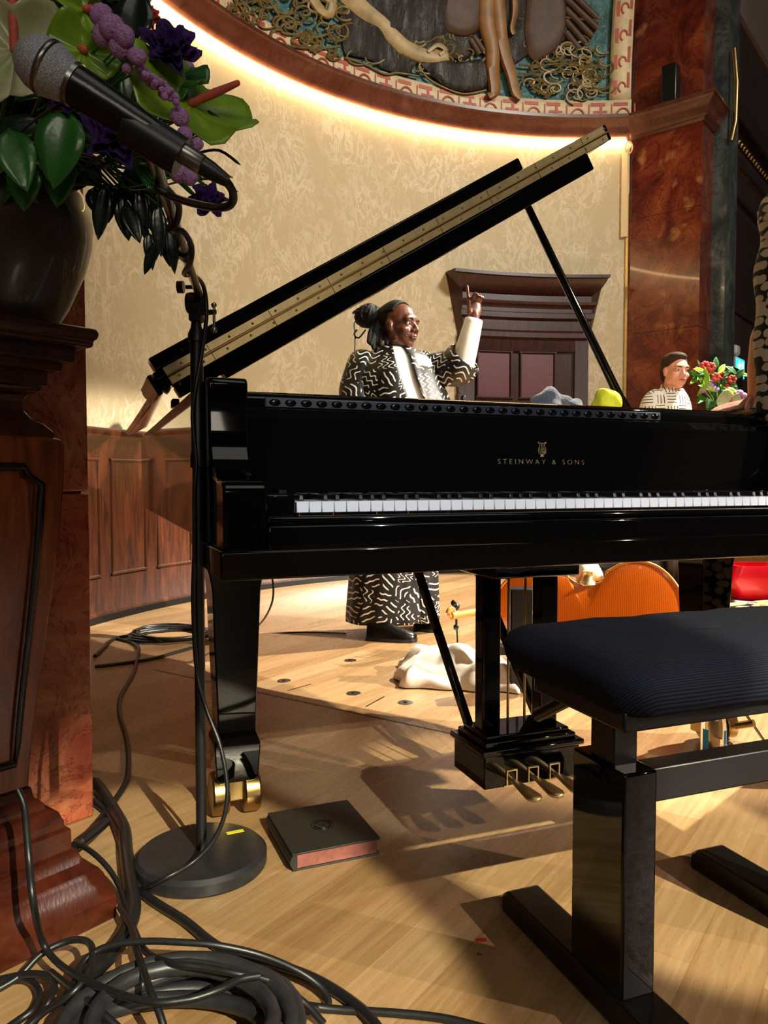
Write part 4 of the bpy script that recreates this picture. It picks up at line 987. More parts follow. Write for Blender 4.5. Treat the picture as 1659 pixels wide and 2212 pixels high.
blades('fine grey-green needle sticking out at the right of the anthurium', [(400, 250, 482, 262, 1.15), (405, 300, 498, 278, 1.15), (410, 305, 505, 288, 1.15), (400, 210, 438, 172, 1.16), (430, 330, 520, 357, 1.15), (400, 395, 515, 415, 1.14)], 'leaf_dark', 'needles at the right of the arrangement')
# ================================================================== PEOPLE
def hand(m, wrist, yv, zv, xs, curl, sc=1.0, thumb=(.9, .3), spread=.0):
    """yv along fingers, zv palm normal (palm side = -zv), xs=+1/-1 thumb side along +x*xs"""
    y = V(yv).normalized(); z = V(zv); z = (z-y*z.dot(y)).normalized(); x = y.cross(z)*xs; w = V(wrist)
    def pt(a, b_, c): return w+(x*a+y*b_+z*c)*sc
    m.ell(pt(0, .045, 0), (.038*sc, .052*sc, .016*sc), Matrix((x, y, z)).transposed(), 18, 12)
    m.capsule([pt(0, -.02, 0), pt(0, .02, 0)], [.024*sc, .026*sc])
    for i, (bx_, L) in enumerate(((.028, .075), (.010, .083), (-.010, .077), (-.027, .060))):
        c = curl[i]; p = pt(bx_, .085-.004*abs(i-1), 0); d = (y+x*(.10*(1.5-i)*.5+spread*(1.5-i))).normalized(); ax = x
        pts = [p-d*.025*sc, p]; cur = 0
        for k_, fr in enumerate((.46, .30, .24)):
            cur += c[k_]; dd = d*math.cos(cur)-z*math.sin(cur); p = p+dd*L*fr*sc; pts.append(p)
        m.capsule(pts, [.0095*sc, .0095*sc, .0088*sc, .008*sc, .0072*sc], 10)
    t0 = pt(.030, .025, -.004); d = (x*thumb[0]+y*.7-z*thumb[1]).normalized(); t1 = t0+d*.04*sc; d2 = (d+y*.7-z*.15).normalized(); t2 = t1+d2*.028*sc
    m.capsule([pt(.018, .012, 0), t0, t1, t2], [.014*sc, .0125*sc, .0105*sc, .009*sc], 10)
def head(m, c, fwd, up, sc=1.0):
    """c = centre of cranium; fwd face direction"""
    f = V(fwd).normalized(); u = V(up); u = (u-f*u.dot(f)).normalized(); r = f.cross(u)
    R = Matrix((r, f, u)).transposed()
    def pt(a, b_, d): return V(c)+R@V((a*sc, b_*sc, d*sc))
    def E(p, rad): m.ell(pt(*p), tuple(x*sc for x in rad), R, 20, 14)
    E((0, -.01, .022), (.077, .097, .088)); E((0, .028, -.045), (.066, .066, .075)); E((0, .052, -.098), (.036, .034, .026))
    E((0, .04, -.075), (.053, .048, .04)); E((0, .078, .016), (.056, .02, .03))      # jaw, brow
    for s in (-1, 1):
        E((s*.040, .060, -.036), (.028, .026, .024)); E((s*.031, .0835, .010), (.021, .012, .009))
        E((s*.077, -.002, -.02), (.010, .017, .029)); E((s*.080, -.007, -.006), (.008, .019, .016))
        E((s*.014, .098, -.040), (.0105, .012, .009)); E((s*.058, .01, -.07), (.016, .03, .03))
    m.capsule([pt(0, .088, .005), pt(0, .100, -.018), pt(0, .110, -.036)], [.008*sc, .0105*sc, .0125*sc], 10)
    E((0, .093, -.064), (.025, .012, .0075)); E((0, .091, -.077), (.022, .0125, .008))
    return pt, R
def face_parts(root, pt, R, sc, browmat, lipmat, irismat='black_satin'):
    for s in (-1, 1):
        m = MB(); m.ell(pt(s*.032, .0785, -.006), .0115*sc, None, 14, 10); e = m.build('eye', 'eye', root)
        m = MB(); m.ell(pt(s*.033, .0858, -.0068), .0068*sc, None, 10, 8); m.build('iris', irismat, e)
        m = MB(); m.tube([pt(s*.014, .0975, .0135), pt(s*.03, .098, .019), pt(s*.05, .086, .015)], [.003*sc, .0045*sc, .002*sc], 6); m.build('eyebrow', browmat, root)
    m = MB()
    m.tube([pt(-.023, .094, -.0695), pt(-.008, .104, -.066), pt(0, .105, -.0675), pt(.008, .104, -.066), pt(.023, .094, -.0695)], [.002*sc, .005*sc, .005*sc, .005*sc, .002*sc], 8)
    m.tube([pt(-.021, .094, -.0715), pt(0, .104, -.0765), pt(.021, .094, -.0715)], [.002*sc, .0065*sc, .002*sc], 8); m.build('lips', lipmat, root)
def ering(c, a, b_, n=40, fold=0, fr=9, ph=0, R=None):
    out = []
    for j in range(n):
        t = 2*PI*j/n; k_ = 1+fold*math.sin(fr*t+ph)+fold*.6*math.sin(fr*1.7*t+2.1*ph)
        p = V((a*k_*math.cos(t), b_*k_*math.sin(t), 0)); out.append(V(c)+(R@p if R else p))
    return out
# ---- presenter in squiggle print
YP = 3.79
def A(px, py, dy=0): return P(px, py, YP+dy)
HS = .98
hc_ = A(862, 702, .0)
body = MB(); pt, RH = head(body, hc_, (.80, -.6, -.02), (.06, 0, 1), HS)
body.capsule([pt(0, -.015, -.06), A(850, 765, .02), A(848, 800, .03)], [.058, .06, .07])
body.capsule([A(850, 800, .03), A(850, 870, .03), A(848, 960, .03), A(850, 1090, .03)], [.10, .135, .14, .14], 18)
body.capsule([A(910, 795, .06), A(955, 800, .04), A(1000, 800, -.02)], [.06, .05, .042])
body.capsule([A(1000, 800, -.02), A(1012, 750, -.04), A(1024, 690, -.05)], [.042, .036, .026])
body.capsule([A(785, 800, .0), A(772, 890, -.02), A(768, 990, -.04)], [.06, .046, .042]); body.capsule([A(768, 990, -.04), A(790, 1080, -.1)], [.042, .028])
wr = A(1025, 688, -.05)
hand(body, wr, A(1024, 600, -.05)-wr, V((-.25, 1, 0)), 1, [(.02, .05, .05), (.75, .9, .5), (.85, .9, .5), (.7, .9, .5)], .98, (.35, .9), .03)
wr2 = A(790, 1082, -.1); hand(body, wr2, V((.1, -.2, -1)), V((-1, 0, 0)), -1, [(.2, .3, .2)]*4, .95)
for x, y0, x2, y2, dy in ((815, 1090, 822, 1350, 0), (880, 1090, 905, 1345, .12)):
    body.capsule([A(x, 1080, .03+dy), A((x+x2)/2, 1220, .02+dy), A(x2, y2-38, dy)], [.095, .065, .045])
prs = body.build('person', 'skin_dark', None, remesh=.0055, smooth=2)
tag(prs, 'person in black and white squiggle-print robe and trousers pointing one finger up', 'person')
face_parts(prs, pt, RH, HS, 'hair_black', 'lip')
# hair: cap, bun, locs
h_ = MB(); R = RH
def hp(a, b_, d): return pt(a, b_, d)
for (p_, rad) in (((0, -.046, .034), (.0805, .082, .082)), ((0, -.07, -.01), (.068, .045, .07))):
    h_.ell(hp(*p_), tuple(x*HS for x in rad), R, 24, 16)
for p in h_.v: pass
for i in range(26):   # swept-back locs over the skull
    a_ = -1.3+2.6*i/25
    pts = [hp(.076*math.sin(a_), .006+.026*math.cos(a_), .045+.060*math.cos(a_)), hp(.08*math.sin(a_), -.02, .035+.085*math.cos(a_)), hp(.065*math.sin(a_), -.085, .03+.065*math.cos(a_)), hp(.02*math.sin(a_), -.135, .03)]
    h_.tube(cat(pts, 4), .007, 6)
bun = A(796, 683, .04)
h_.ell(bun, (.065, .055, .05), None, 20, 14)
rb_ = random.Random(5)
for i in range(34):
    ax_ = V((rb_.uniform(-1, 1), rb_.uniform(-1, 1), rb_.uniform(-1, 1))).normalized(); Rx = fz(ax_); ph_ = rb_.uniform(0, 6.28); of_ = rb_.uniform(-.035, .035); rr_ = math.sqrt(max(.0008, .058**2-of_**2))
    pts = [bun+V((1.08*q_.x, .9*q_.y, .9*q_.z)) for q_ in (Rx@V((rr_*math.cos(ph_+t), rr_*math.sin(ph_+t), of_+.008*math.sin(2*t))) for t in (0, .6, 1.2, 1.8, 2.4, 3.0))]
    h_.tube(cat(pts, 3), .0092, 6)
for x, y, x2, y2 in ((835, 700, 808, 790), (828, 705, 800, 745), (825, 700, 815, 760), (833, 715, 822, 748), (840, 722, 836, 745), (812, 700, 796, 742), (838, 710, 812, 765), (820, 690, 806, 755)):
    h_.tube(cat([A(x, y, -.0), A((x+x2)/2-4, (y+y2)/2-6, -.03), A(x2, y2, -.07)], 5), [.011]*10+[.006], 7)
h_.tube(cat([A(772, 690, 0), A(765, 700, -.0), A(767, 725, 0), A(766, 762, 0)], 5), .0035, 6)
h_.tube(cat([A(772, 712, 0), A(765, 722, 0), A(775, 730, 0), A(790, 712, 0)], 5), .005, 6)
h_.tube(cat([A(790, 675, 0), A(768, 672, 0), A(762, 678, 0)], 4), .006, 6)
h_.build('hair', 'hair_black', prs, remesh=.0034)
# shirt under robe
def torso_rings(levels, fold, fr, gap=None):
    rings = []
    for i, (y, xl, xr, dpt) in enumerate(levels):
        a0, a1 = A(xl, y), A(xr, y); c_ = (a0+a1)/2+V((0, .03, 0)); ra = (a1-a0).length/2
        rings.append((c_, ra, dpt))
    return rings
sh = MB(); lv = [(744, 834, 876, .062), (756, 814, 898, .092), (772, 792, 922, .130), (792, 773, 938, .160), (830, 762, 947, .182), (870, 757, 967, .19), (930, 756, 978, .19), (1020, 760, 968, .19), (1085, 760, 960, .18)]
sh.loft([ering(c_, ra, d_, 36) for c_, ra, d_ in torso_rings(lv, 0, 0)]); sh.build('shirt', 'white_cloth', prs, sub=1)
sh = MB(); sh.tube(cat([A(996, 796, -.02), A(1010, 745, -.045), A(1024, 690, -.05)], 5), [.056, .057, .057, .055, .053, .051, .049, .047, .045, .043, .042], 18, caps=False); sh.build('shirt_sleeve', 'white_cloth', prs, solid=.003)
# robe with open front
rb2 = MB(); lv = [(744, 826, 878, .07), (756, 806, 905, .10), (772, 782, 930, .14), (792, 765, 945, .17), (830, 754, 955, .19), (870, 749, 975, .20), (930, 745, 990, .21), (1020, 742, 985, .21), (1130, 742, 980, .21), (1160, 742, 978, .21)]
rings = []
for i, (c_, ra, d_) in enumerate(torso_rings(lv, 0, 0)):
    ctr = math.radians(-90+[5, 6, 8, 11, 15, 19, 22, 22, 22, 22][i]); hwid = math.radians([16, 14, 11, 9.5, 8.5, 8, 8, 7, 6, 6][i]); ring = []
    for j in range(61):
        t = ctr+hwid+(2*PI-2*hwid)*j/60; kf = 1+(.012+.010*min(i, 6)/2)*math.sin(11*t+.35*i)*(1 if i > 1 else 0)
        ring.append(c_+V((ra*kf*math.cos(t), d_*kf*math.sin(t), 0)))
    rings.append(ring)
rb2.loft(rings, False, False); rb2.build('robe', 'squiggle', prs, solid=.008, sub=1)
# sleeves
sl = MB(); sl.tube(cat([A(895, 792, .05), A(940, 796, .03), A(980, 795, .0), A(1006, 772, -.03)], 5), [.07, .078, .08, .08, .078, .08, .082, .085, .088, .09, .092, .094, .096, .094, .09, .086], 26, caps=False)
for p in sl.v:
    x_, y_ = proj(p); p.z += .006*math.sin(40*p.x+30*p.y)
sl.build('robe_sleeve', 'squiggle', prs, solid=.006, sub=1)
sl = MB(); sl.tube(cat([A(800, 778, .03), A(782, 805, -.01), A(774, 870, -.04), A(776, 960, -.06), A(788, 1050, -.08)], 5), [.06, .072, .08, .085, .088, .09]+[.092]*6+[.1]*9, 26, caps=False)
for p in sl.v: p.y += .008*math.sin(26*p.z); p.x += .006*math.sin(33*p.z+2)
sl.build('robe_sleeve', 'squiggle', prs, solid=.006, sub=1)
# trousers
def trouser(levels, dy, d_):
    m = MB(); rings = []
    for i, (y, xl, xr) in enumerate(levels):
        a0, a1 = A(xl, y, dy), A(xr, y, dy); rings.append(ering((a0+a1)/2, (a1-a0).length/2, d_, 56, .015+.02*i/len(levels), 8, .3*i))
    m.loft(rings, False); return m.build('trousers', 'squiggle', prs, solid=.006, sub=1)
trouser([(1070, 770, 870), (1150, 765, 890), (1230, 757, 898), (1300, 752, 904), (1325, 750, 906), (1343, 750, 907)], .0, .13)
trouser([(1070, 830, 935), (1150, 845, 940), (1230, 862, 945), (1300, 872, 947), (1325, 876, 948), (1340, 878, 948)], .14, .11)
def shoe(a_, b_, root):
    d = (b_-a_); d.z = 0; R = basis(d); L = d.length; o = V((a_.x, a_.y, 0)); m = MB(); rings = []
    for t, w, hgt in ((0, .022, .05), (.03, .034, .075), (.2, .038, .09), (.42, .040, .085), (.6, .046, .062), (.78, .047, .045), (.92, .038, .036), (1.0, .014, .022)):
        rings.append([o+R@V((L*t, w*math.cos(q_), max(.012, .012+hgt*max(0, math.sin(q_)))))  if math.sin(q_) >= 0 else o+R@V((L*t, w*math.cos(q_), .012)) for q_ in [2*PI*j/16 for j in range(16)]])
    m.loft(rings); s = m.build('shoe', 'leather', root)
    m = MB(); m.loft([[o+R@V((L*t, w*sg, z)) for sg, z in ((-1, 0), (1, 0), (1, .016), (-1, .016))] for t, w in ((-.01, .024), (.05, .038), (.4, .042), (.7, .05), (.93, .04), (1.01, .016))]); m.build('sole', 'black_rubber', s)
shoe(A(792, 1370, -.10), A(900, 1378, -.15), prs); shoe(A(895, 1360, .14), A(950, 1362, .10), prs)
m = MB(); m.tube(cat([pt(.074, .02, -.03), pt(.07, .05, -.055), pt(.055, .083, -.072)], 4), .0014, 5); m.ell(pt(.055, .085, -.073), .005); tag(m.build('headset_microphone', 'black_rubber'), 'tiny headset microphone on the cheek of the robed person', 'microphone')
# ---- man in dash-print shirt
YM = 5.2
def Bm(px, py, dy=0): return P(px, py, YM+dy)
body = MB(); pt2, RH2 = head(body, Bm(1459, 800), (.22, -.97, -.06), (.05, -.02, 1), .97)
body.capsule([pt2(0, -.02, -.07), Bm(1448, 855, .03), Bm(1440, 885, .05)], [.055, .055, .06])
body.capsule([Bm(1438, 905, .06), Bm(1432, 960, .06), Bm(1432, 1040, .06)], [.11, .12, .12], 18)
for sx, dx in ((-1, 0), (1, 0)):
    sx0 = 1438+sx*32; body.capsule([Bm(sx0, 874, .06), Bm(sx0+sx*4, 960, .02), Bm(1432+sx*30, 1030, -.12)], [.05, .042, .032]); 
    w_ = Bm(1432+sx*30, 1030, -.12); hand(body, w_, V((.1*sx, -.5, -.7)), V((0, -1, .6)), sx, [(.3, .4, .3)]*4, .95)
    body.capsule([Bm(1432+sx*20, 1050, .05), Bm(1432+sx*20, 1170, .04), Bm(1432+sx*22, 1272, .05)], [.09, .06, .045])
man = body.build('person', 'skin_pale', None, remesh=.007, smooth=2)
tag(man, 'person with tied-back brown hair in a white shirt with short black dashes', 'person')
face_parts(man, pt2, RH2, .97, 'hair_brown', 'lip_pale')
h_ = MB()
for (p_, rad) in (((0, -.024, .044), (.083, .096, .082)), ((0, -.075, -.015), (.066, .042, .075)), ((.0, .002, .092), (.062, .075, .034))): h_.ell(pt2(*p_), rad, RH2, 24, 16)
h_.ell(pt2(.0, -.12, .02), (.035, .035, .04), RH2); h_.capsule([pt2(-.05, -.07, -.04), pt2(-.04, -.08, -.12)], [.03, .015])
h_.build('hair', 'hair_brown', man, remesh=.006)
m = MB(); m.loft([ering(Bm(x, y, .05), a_, d_, 36, .02 if i > 2 else 0, 6, i) for i, (x, y, a_, d_) in enumerate([(1450, 838, .07, .068), (1447, 848, .10, .085), (1441, 857, .14, .10), (1438, 868, .16, .115), (1436, 900, .165, .13), (1433, 980, .17, .14), (1433, 1070, .18, .14)])], False)
m.build('shirt', 'dash', man, solid=.006, sub=1)
m = MB(); m.tube(cat([Bm(1425, 856, .03), Bm(1408, 872, .01), Bm(1402, 905, -.01), Bm(1402, 960, -.04)], 5), [.045, .06, .065, .068, .068, .068, .068, .068, .07, .07, .07, .07, .07, .07, .07, .07], 20, caps=False); m.build('shirt_sleeve', 'dash', man, solid=.005)
m = MB(); m.tube(cat([Bm(1455, 858, .08), Bm(1470, 872, .07), Bm(1474, 905, .05), Bm(1472, 960, .0)], 5), [.045, .055, .06]+[.062]*13, 20, caps=False); m.build('shirt_sleeve', 'dash', man, solid=.005)
m = MB()
for sg in (-1, 1):
    c0 = pt2(0, -.03, -.11)
    m.grid(lambda u, v: pt2(sg*(.02+.045*u), .045-.10*u-.015*v, -.118+.02*u-.035*v), 6, 3)
m.build('collar', 'dash', man, solid=.004)
m = MB()
for sx in (-1, 1): m.loft([ering(Bm(1432+sx*(18+i), y, .05), .085-.008*i, .085-.008*i, 20) for i, y in enumerate((1040, 1120, 1200, 1268))], False)
m.build('trousers', 'black_rubber', man, solid=.005)
for sx in (-1, 1):
    q = Bm(1432+sx*22, 1280, .05); shoe(V((q.x, q.y+.06, 0)), V((q.x+.08, q.y-.2, 0)), man)
# ---- person at the right edge in oval print dress
def Wq(u, s, z): return Q(u, s, z)
body = MB(); WU, WS = 1.78, .10; hcW = Wq(WU-.03, WS, 1.70); pt3, RH3 = head(body, hcW, (-.75, .3, -.3), (0, 0, 1), .97)
body.capsule([pt3(0, -.02, -.07), Wq(WU, WS, 1.50)], [.05, .055])
body.capsule([Wq(WU, WS, 1.44), Wq(WU, WS, 1.2), Wq(WU, WS, .96)], [.09, .105, .12], 18)
el = P(1650, 730, 2.12); wr3 = P(1634, 862, 2.14); sho = Wq(1.65, .12, 1.42)
body.capsule([Wq(WU, WS, 1.44), sho, (sho+el)/2+V((-.01, 0, .02)), el], [.06, .05, .042, .036]); body.capsule([el, el+(wr3-el)*.5, wr3], [.036, .034, .023])
wr3b = P(1630, 872, 2.14)
hand(body, wr3b, P(1560, 881, 2.15)-wr3b, V((-.1, -.25, 1)), -1, [(.12, .2, .2), (.12, .22, .2), (.15, .25, .2), (.15, .3, .2)], .85)
body.capsule([Wq(WU+.16, WS, 1.42), Wq(WU+.21, WS, 1.15), Wq(WU+.19, WS-.06, .9)], [.05, .042, .03]); hand(body, Wq(WU+.19, WS-.06, .9), V((0, -.1, -1)), V((1, 0, 0)), 1, [(.2, .3, .2)]*4, .92)
for u in (WU-.06, WU+.07): body.capsule([Wq(u, WS, .95), Wq(u, WS, .5), Wq(u, WS, .06)], [.085, .06, .042])
wom = body.build('person', 'skin_pale', None, remesh=.0065, smooth=2)
tag(wom, 'person in dark dress with cream oval dots resting one hand on the piano', 'person')
face_parts(wom, pt3, RH3, .95, 'hair_brown', 'lip_pale')
h_ = MB()
for (p_, rad) in (((0, -.028, .036), (.085, .095, .086)), ((0, -.075, -.04), (.075, .05, .11))): h_.ell(pt3(*p_), rad, RH3, 24, 16)
h_.build('hair', 'hair_brown', wom)
m = MB(); m.loft([ering(Wq(WU, WS, z), a_, d_, 44, .02 if z < 1.2 else 0, 7, z*5, RP) for z, a_, d_ in ((1.51, .065, .062), (1.48, .12, .085), (1.42, .165, .105), (1.28, .155, .115), (1.1, .145, .12), (.9, .165, .15), (.55, .175, .17), (.25, .185, .19))], False); m.build('dress', 'ovals', wom, solid=.006, sub=1)
m = MB(); sp_ = cat([Wq(1.72, .10, 1.45), P(1712, 440, 2.0), P(1692, 530, 2.0), P(1683, 640, 2.02), P(1683, 800, 2.03), P(1690, 910, 2.03), P(1702, 985, 2.03)], 4)
rl = [.08, .078, .076, .073, .070, .066, .062, .058, .056]+[.057]*12+[.056, .052, .046, .038]
m.tube(sp_, rl[:len(sp_)], 28, caps=False)
for i, p in enumerate(m.v): p.x += .005*math.sin(37*p.z); p.y += .006*math.sin(29*p.z+1)
m.build('dress_sleeve', 'ovals', wom, solid=.004, sub=1)
m = MB(); m.tube(cat([P(1626, 862, 2.10), P(1617, 880, 2.08), P(1624, 896, 2.07), P(1645, 902, 2.07), P(1668, 908, 2.07)], 5), .010, 10); m.build('lace_cuff', 'skin_pale', wom)
for sg in (WU-.06, WU+.07): shoe(Wq(sg+.02, WS+.08, 0), Wq(sg-.08, WS-.18, 0), wom)
# ================================================================== BACKGROUND FLOOR OBJECTS
# cello lying on its side, back towards us
cx0 = P(1478, 1330, 3.0); CE = thing('cello', 'orange varnished cello lying on its side behind the piano', 'cello', G(1300, 1464))
ax = V((-.95, .31, 0)).normalized()      # from bottom end to neck
bot = V((cx0.x, 3.0, .232))
cup = V((0, .10, 1)).normalized(); cn = ax.cross(cup).normalized()
if cn.y > 0: cn = -cn
half = [(0, .0), (.004, .06), (.02, .115), (.06, .17), (.11, .205), (.17, .218), (.23, .205), (.275, .18), (.288, .172), (.293, .15), (.31, .128), (.36, .117), (.41, .122), (.44, .142), (.45, .155), (.47, .158), (.53, .168), (.60, .168), (.66, .148), (.71, .1), (.735, .05), (.745, .025)]
full = [(a_, w) for a_, w in half]+[(a_, -w) for a_, w in reversed(half)]
def CEp(a_, w, d): return bot+ax*a_+cup*w+cn*d
fo = [(p.x, p.y) for p in cat([V((a_, w, 0)) for a_, w in full], 3, True)]
def plate(d0, sg, ov=1.0):
    m = MB(); rings = []
    for s, dd in ((1, 0), (1, .004), (.93, .009), (.8, .016), (.55, .022), (.25, .025), (.03, .026)):
        rings.append([CEp(.37+(a_-.37)*s, w*s, d0+sg*dd) for a_, w in fo])
    m.loft(rings); return m
plate(.055, 1).build('back_plate', 'cello', CE)
plate(-.055, -1).build('front_plate', 'cello', CE)
m = MB(); m.loft([[CEp(.372+(a_-.372)*.975, w*.965, d) for a_, w in fo] for d in (-.056, .056)]); m.build('ribs', 'cello_edge', CE)
m = MB(); m.tube([CEp(a_, w, .0585) for a_, w in fo], .006, 6, True); m.build('edging', 'cello_edge', CE)
ne = P(975, 1330, 3.05); nb = CEp(.73, 0, -.03)
m = MB(); m.tube([nb, nb+(ne-nb)*.5, ne+(nb-ne)*.12], [.02, .015, .013], 10); m.build('neck', 'cello_edge', CE)
m = MB(); d = (ne-nb).normalized()
m.tube([ne+(nb-ne)*.12, ne+(nb-ne)*.05, ne], [.016, .018, .014], 10)
m.tube([ne+d*(.022*math.cos(t)*(1-t/14))+UPZ*(.012+.022*math.sin(t)*(1-t/14)) for t in [i*.5 for i in range(18)]], .008, 7); m.build('scroll', 'cello_edge', CE)
for k_, (t, sg) in enumerate(((.04, 1), (.09, -1))):
    q = ne+(nb-ne)*t; m = MB(); m.tube([q, q+UPZ*sg*.045], .004, 6); m.ell(q+UPZ*sg*.05, (.011, .006, .013)); m.build('tuning_peg', 'black_satin', CE)
m = MB(); m.tube([bot, bot-ax*.12-UPZ*.02], .004, 6); m.build('endpin', 'black_metal', CE)
# bell and white cloth resting in the waist of the cello
q = CEp(.365, .118, .045); 
m = MB(); m.lathe([(0, 0), (.036, 0), (.038, .004), (.03, .014), (.022, .03), (.019, .05), (.021, .052), (.02, .056), (0, .058)], q+V((0, -.0, -.002)), 28); tag(m.build('hand_bell', 'brass_bright'), 'small brass bell sitting in the waist of the cello', 'bell')
m = lump(q+V((.015, .06, .045)), .06, .035, .05, .4, 22, 3); tag(m.build('crumpled_cloth', 'white_cloth'), 'crumpled white cloth behind the brass bell on the cello', 'cloth')
# white cloth on floor
m = MB()
q0, q1 = G(862, 1476), G(1118, 1490)
def cloth(u, v):
    p = q0+(q1-q0)*u; ln = .30; base = V((p.x, p.y-.06+.34*v, 0)); ed = min(1, 5*u, 6*(1-u), 6*v, 5*(1-v)); ed = max(0, ed)
    n1 = mnoise.noise(base*7+V((3, 0, 0))); n2 = mnoise.noise(base*19)
    base.y += .05*mnoise.noise(V((u*4, v*2, 1))); base.x += .04*mnoise.noise(V((u*3, v*4, 7)))
    return base+UPZ*(.004+(math.sqrt(ed))*(.055+.06*n1+.02*n2+.045*math.sin(PI*v)))
m.grid(cloth, 60, 40); tag(m.build('white_towel', 'white_cloth', solid=.004), 'crumpled white towel lying on the floor behind the pedal lyre', 'towel')
# bottles
def bottle(label, q, hgt, cap='blue_label', text=None):
    t = thing('glass_bottle', label, 'bottle', q); s = hgt/.19
    MB().lathe([(0, 0), (.031*s, 0), (.033*s, .004*s), (.033*s, .105*s), (.03*s, .122*s), (.016*s, .14*s), (.0125*s, .155*s), (.0125*s, .178*s), (.0, .178*s)], q, 28).build('body', 'glass', t)
    MB().lathe([(0, .176*s), (.0145*s, .176*s), (.0145*s, .192*s), (0, .192*s)], q, 18).build('cap', cap, t)
    for a0 in (PI*1.08, PI*1.66):
        m = MB(); m.loft([[q+V((.0336*s*math.cos(a0+.55*i/6), .0336*s*math.sin(a0+.55*i/6), z*s)) for i in range(7)]+[q+V((.0344*s*math.cos(a0+.55*i/6), .0344*s*math.sin(a0+.55*i/6), z*s)) for i in range(6, -1, -1)] for z in (.03, .09)]); lab = m.build('label', 'blue_label', t)
    return t, s
bottle('clear bottle with blue labels on the floor seen through the pedal rods', G(1061, 1407), .198)
q = G(1540, 1640); t, s = bottle('clear bottle with blue label standing by the brass castor', q, .19)
tx = bpy.data.curves.new('label_lettering', 'FONT'); tx.body = 'HI'; tx.size = .02; tx.extrude = .0002
to2 = bpy.data.objects.new('label_lettering', tx); C.objects.link(to2); to2.parent = t; tx.materials.append(M['white']); W[to2] = W[t]
to2 = to_mesh(to2); to2.matrix_local = Matrix.Translation(V((.006, -.0350, .04)))@Matrix.Rotation(PI/2, 4, 'X')
# black box behind lyre, grey hose, mic foot
q = P(1135, 1400, 2.80); q.z = 0; m = MB(); m.box(q+V((0, 0, .19)), (.125, .08, .38)); tag(m.build('equipment_case', 'black_satin', bevel=.006), 'upright black case behind the right lyre post', 'case')
q = G(1090, 1412); m = MB(); m.hexa([q+V(p) for p in ((-.04, -.03, 0), (.06, -.03, 0), (.06, .08, 0), (-.04, .08, 0), (-.03, -.02, .035), (.06, -.02, .035), (.06, .07, .035), (-.03, .07, .035))]); tag(m.build('floor_pedal', 'black_rubber', bevel=.004), 'low black wedge on the floor beside the bottle behind the lyre', 'pedal')
cable('grey_hose', 'pale grey hose arching on the floor behind the pedal rods', [G(1046, 1312, .01), G(1056, 1298, .03), G(1070, 1290, .05), P(1062, 1275, 4.4), P(1052, 1255, 4.4), P(1046, 1240, 4.4)], .012, 'hose')
q = P(985, 1310, 3.2); g2 = thing('clip_microphone', 'small black microphone ball just above the cello scroll', 'microphone', V((q.x, q.y, 0)))
m = MB(); m.ell(q, .016); m.build('windshield', 'black_metal', g2); m = MB(); m.tube([q, V((q.x+.01, q.y, .02))], .004, 6); m.lathe([(0, 0), (.03, 0), (.03, .012), (0, .014)], V((q.x+.01, q.y, 0)), 16); m.build('holder', 'black_metal', g2)
# red tub, amplifier, tool cloth, tools
q = G(1640, 1300); R_ = Matrix.Rotation(.1, 3, 'Z')
tb = MB(); rings = []
def rrect(c, a_, b_, k_, z): 
    out = []
    for cx, cy, a0 in ((a_-k_, b_-k_, 0), (-a_+k_, b_-k_, 90), (-a_+k_, -b_+k_, 180), (a_-k_, -b_+k_, 270)):
        for i in range(5): t = math.radians(a0+90*i/4); out.append(c+V((cx+k_*math.cos(t), cy+k_*math.sin(t), z)))
    return out
qc = V((q.x+.05, q.y+.15, 0))
for a_, b_, z in ((.15, .11, .0), (.17, .13, .02), (.205, .15, .12), (.205, .15, .17), (.18, .14, .225), (.165, .13, .225), (.16, .12, .05), (.14, .1, .02)): rings.append(rrect(qc, a_, b_, .04, z))
tb.loft(rings); tag(tb.build('red_tub', 'red_plastic'), 'shiny red plastic tub on the floor at the far right', 'tub')
am = thing('amplifier', 'black amplifier with gold grille cloth behind the red tub', 'amplifier', V((qc.x+.12, qc.y+.45, 0)))
c_ = V((qc.x+.08, qc.y+.45, .17)); MB().box(c_, (.42, .2, .34)).build('cabinet', 'black_satin', am, bevel=.015); MB().box(c_-V((0, .102, .03)), (.34, .01, .24)).build('grille', 'grille', am)
q0 = G(1583, 1345); m = MB(); m.grid(lambda u, v: V((q0.x+.55*u, q0.y+.65*v, .004+.006*mnoise.noise(V((u*6, v*6, 0))))), 20, 20); tag(m.build('tool_cloth', 'white_cloth', solid=.004), 'white cloth spread on the floor under the mallets at right', 'cloth')
for i, (x, y, x2, y2, lb) in enumerate(((1606, 1316, 1640, 1330, 'wooden mallet lying nearest the edge of the white tool cloth'), (1622, 1308, 1655, 1322, 'wooden mallet in the middle of the white tool cloth'), (1640, 1306, 1668, 1312, 'wooden mallet at the right end of the white tool cloth'))):
    a_, b_ = G(x, y, .025), G(x2, y2, .025); t = thing('mallet', lb, 'mallet', G(x, y)); m = MB(); m.tube([a_, b_], .007, 8); m.build('handle', 'light_wood', t)
    m = MB(); dd = V((-(b_-a_).y, (b_-a_).x, 0)).normalized(); m.capsule([a_-dd*.03, a_+dd*.03], [.018, .018]); m.build('mallet_head', 'light_wood', t)
a_, b_ = G(1588, 1330, .02), G(1612, 1352, .02); m = MB(); m.tube([a_, b_], .012, 8); m.tube([a_+V((.05, 0, 0)), b_+V((.05, 0, 0))], .01, 8); tag(m.build('steel_tongs', 'chrome'), 'bright steel tongs on the white cloth beside the piano leg', 'tongs')
m = lump(G(1650, 1336, .02), .09, .06, .025, .4, 20, 2); tag(m.build('duster', 'yellow_cloth'), 'yellow duster on the white tool cloth', 'cloth')
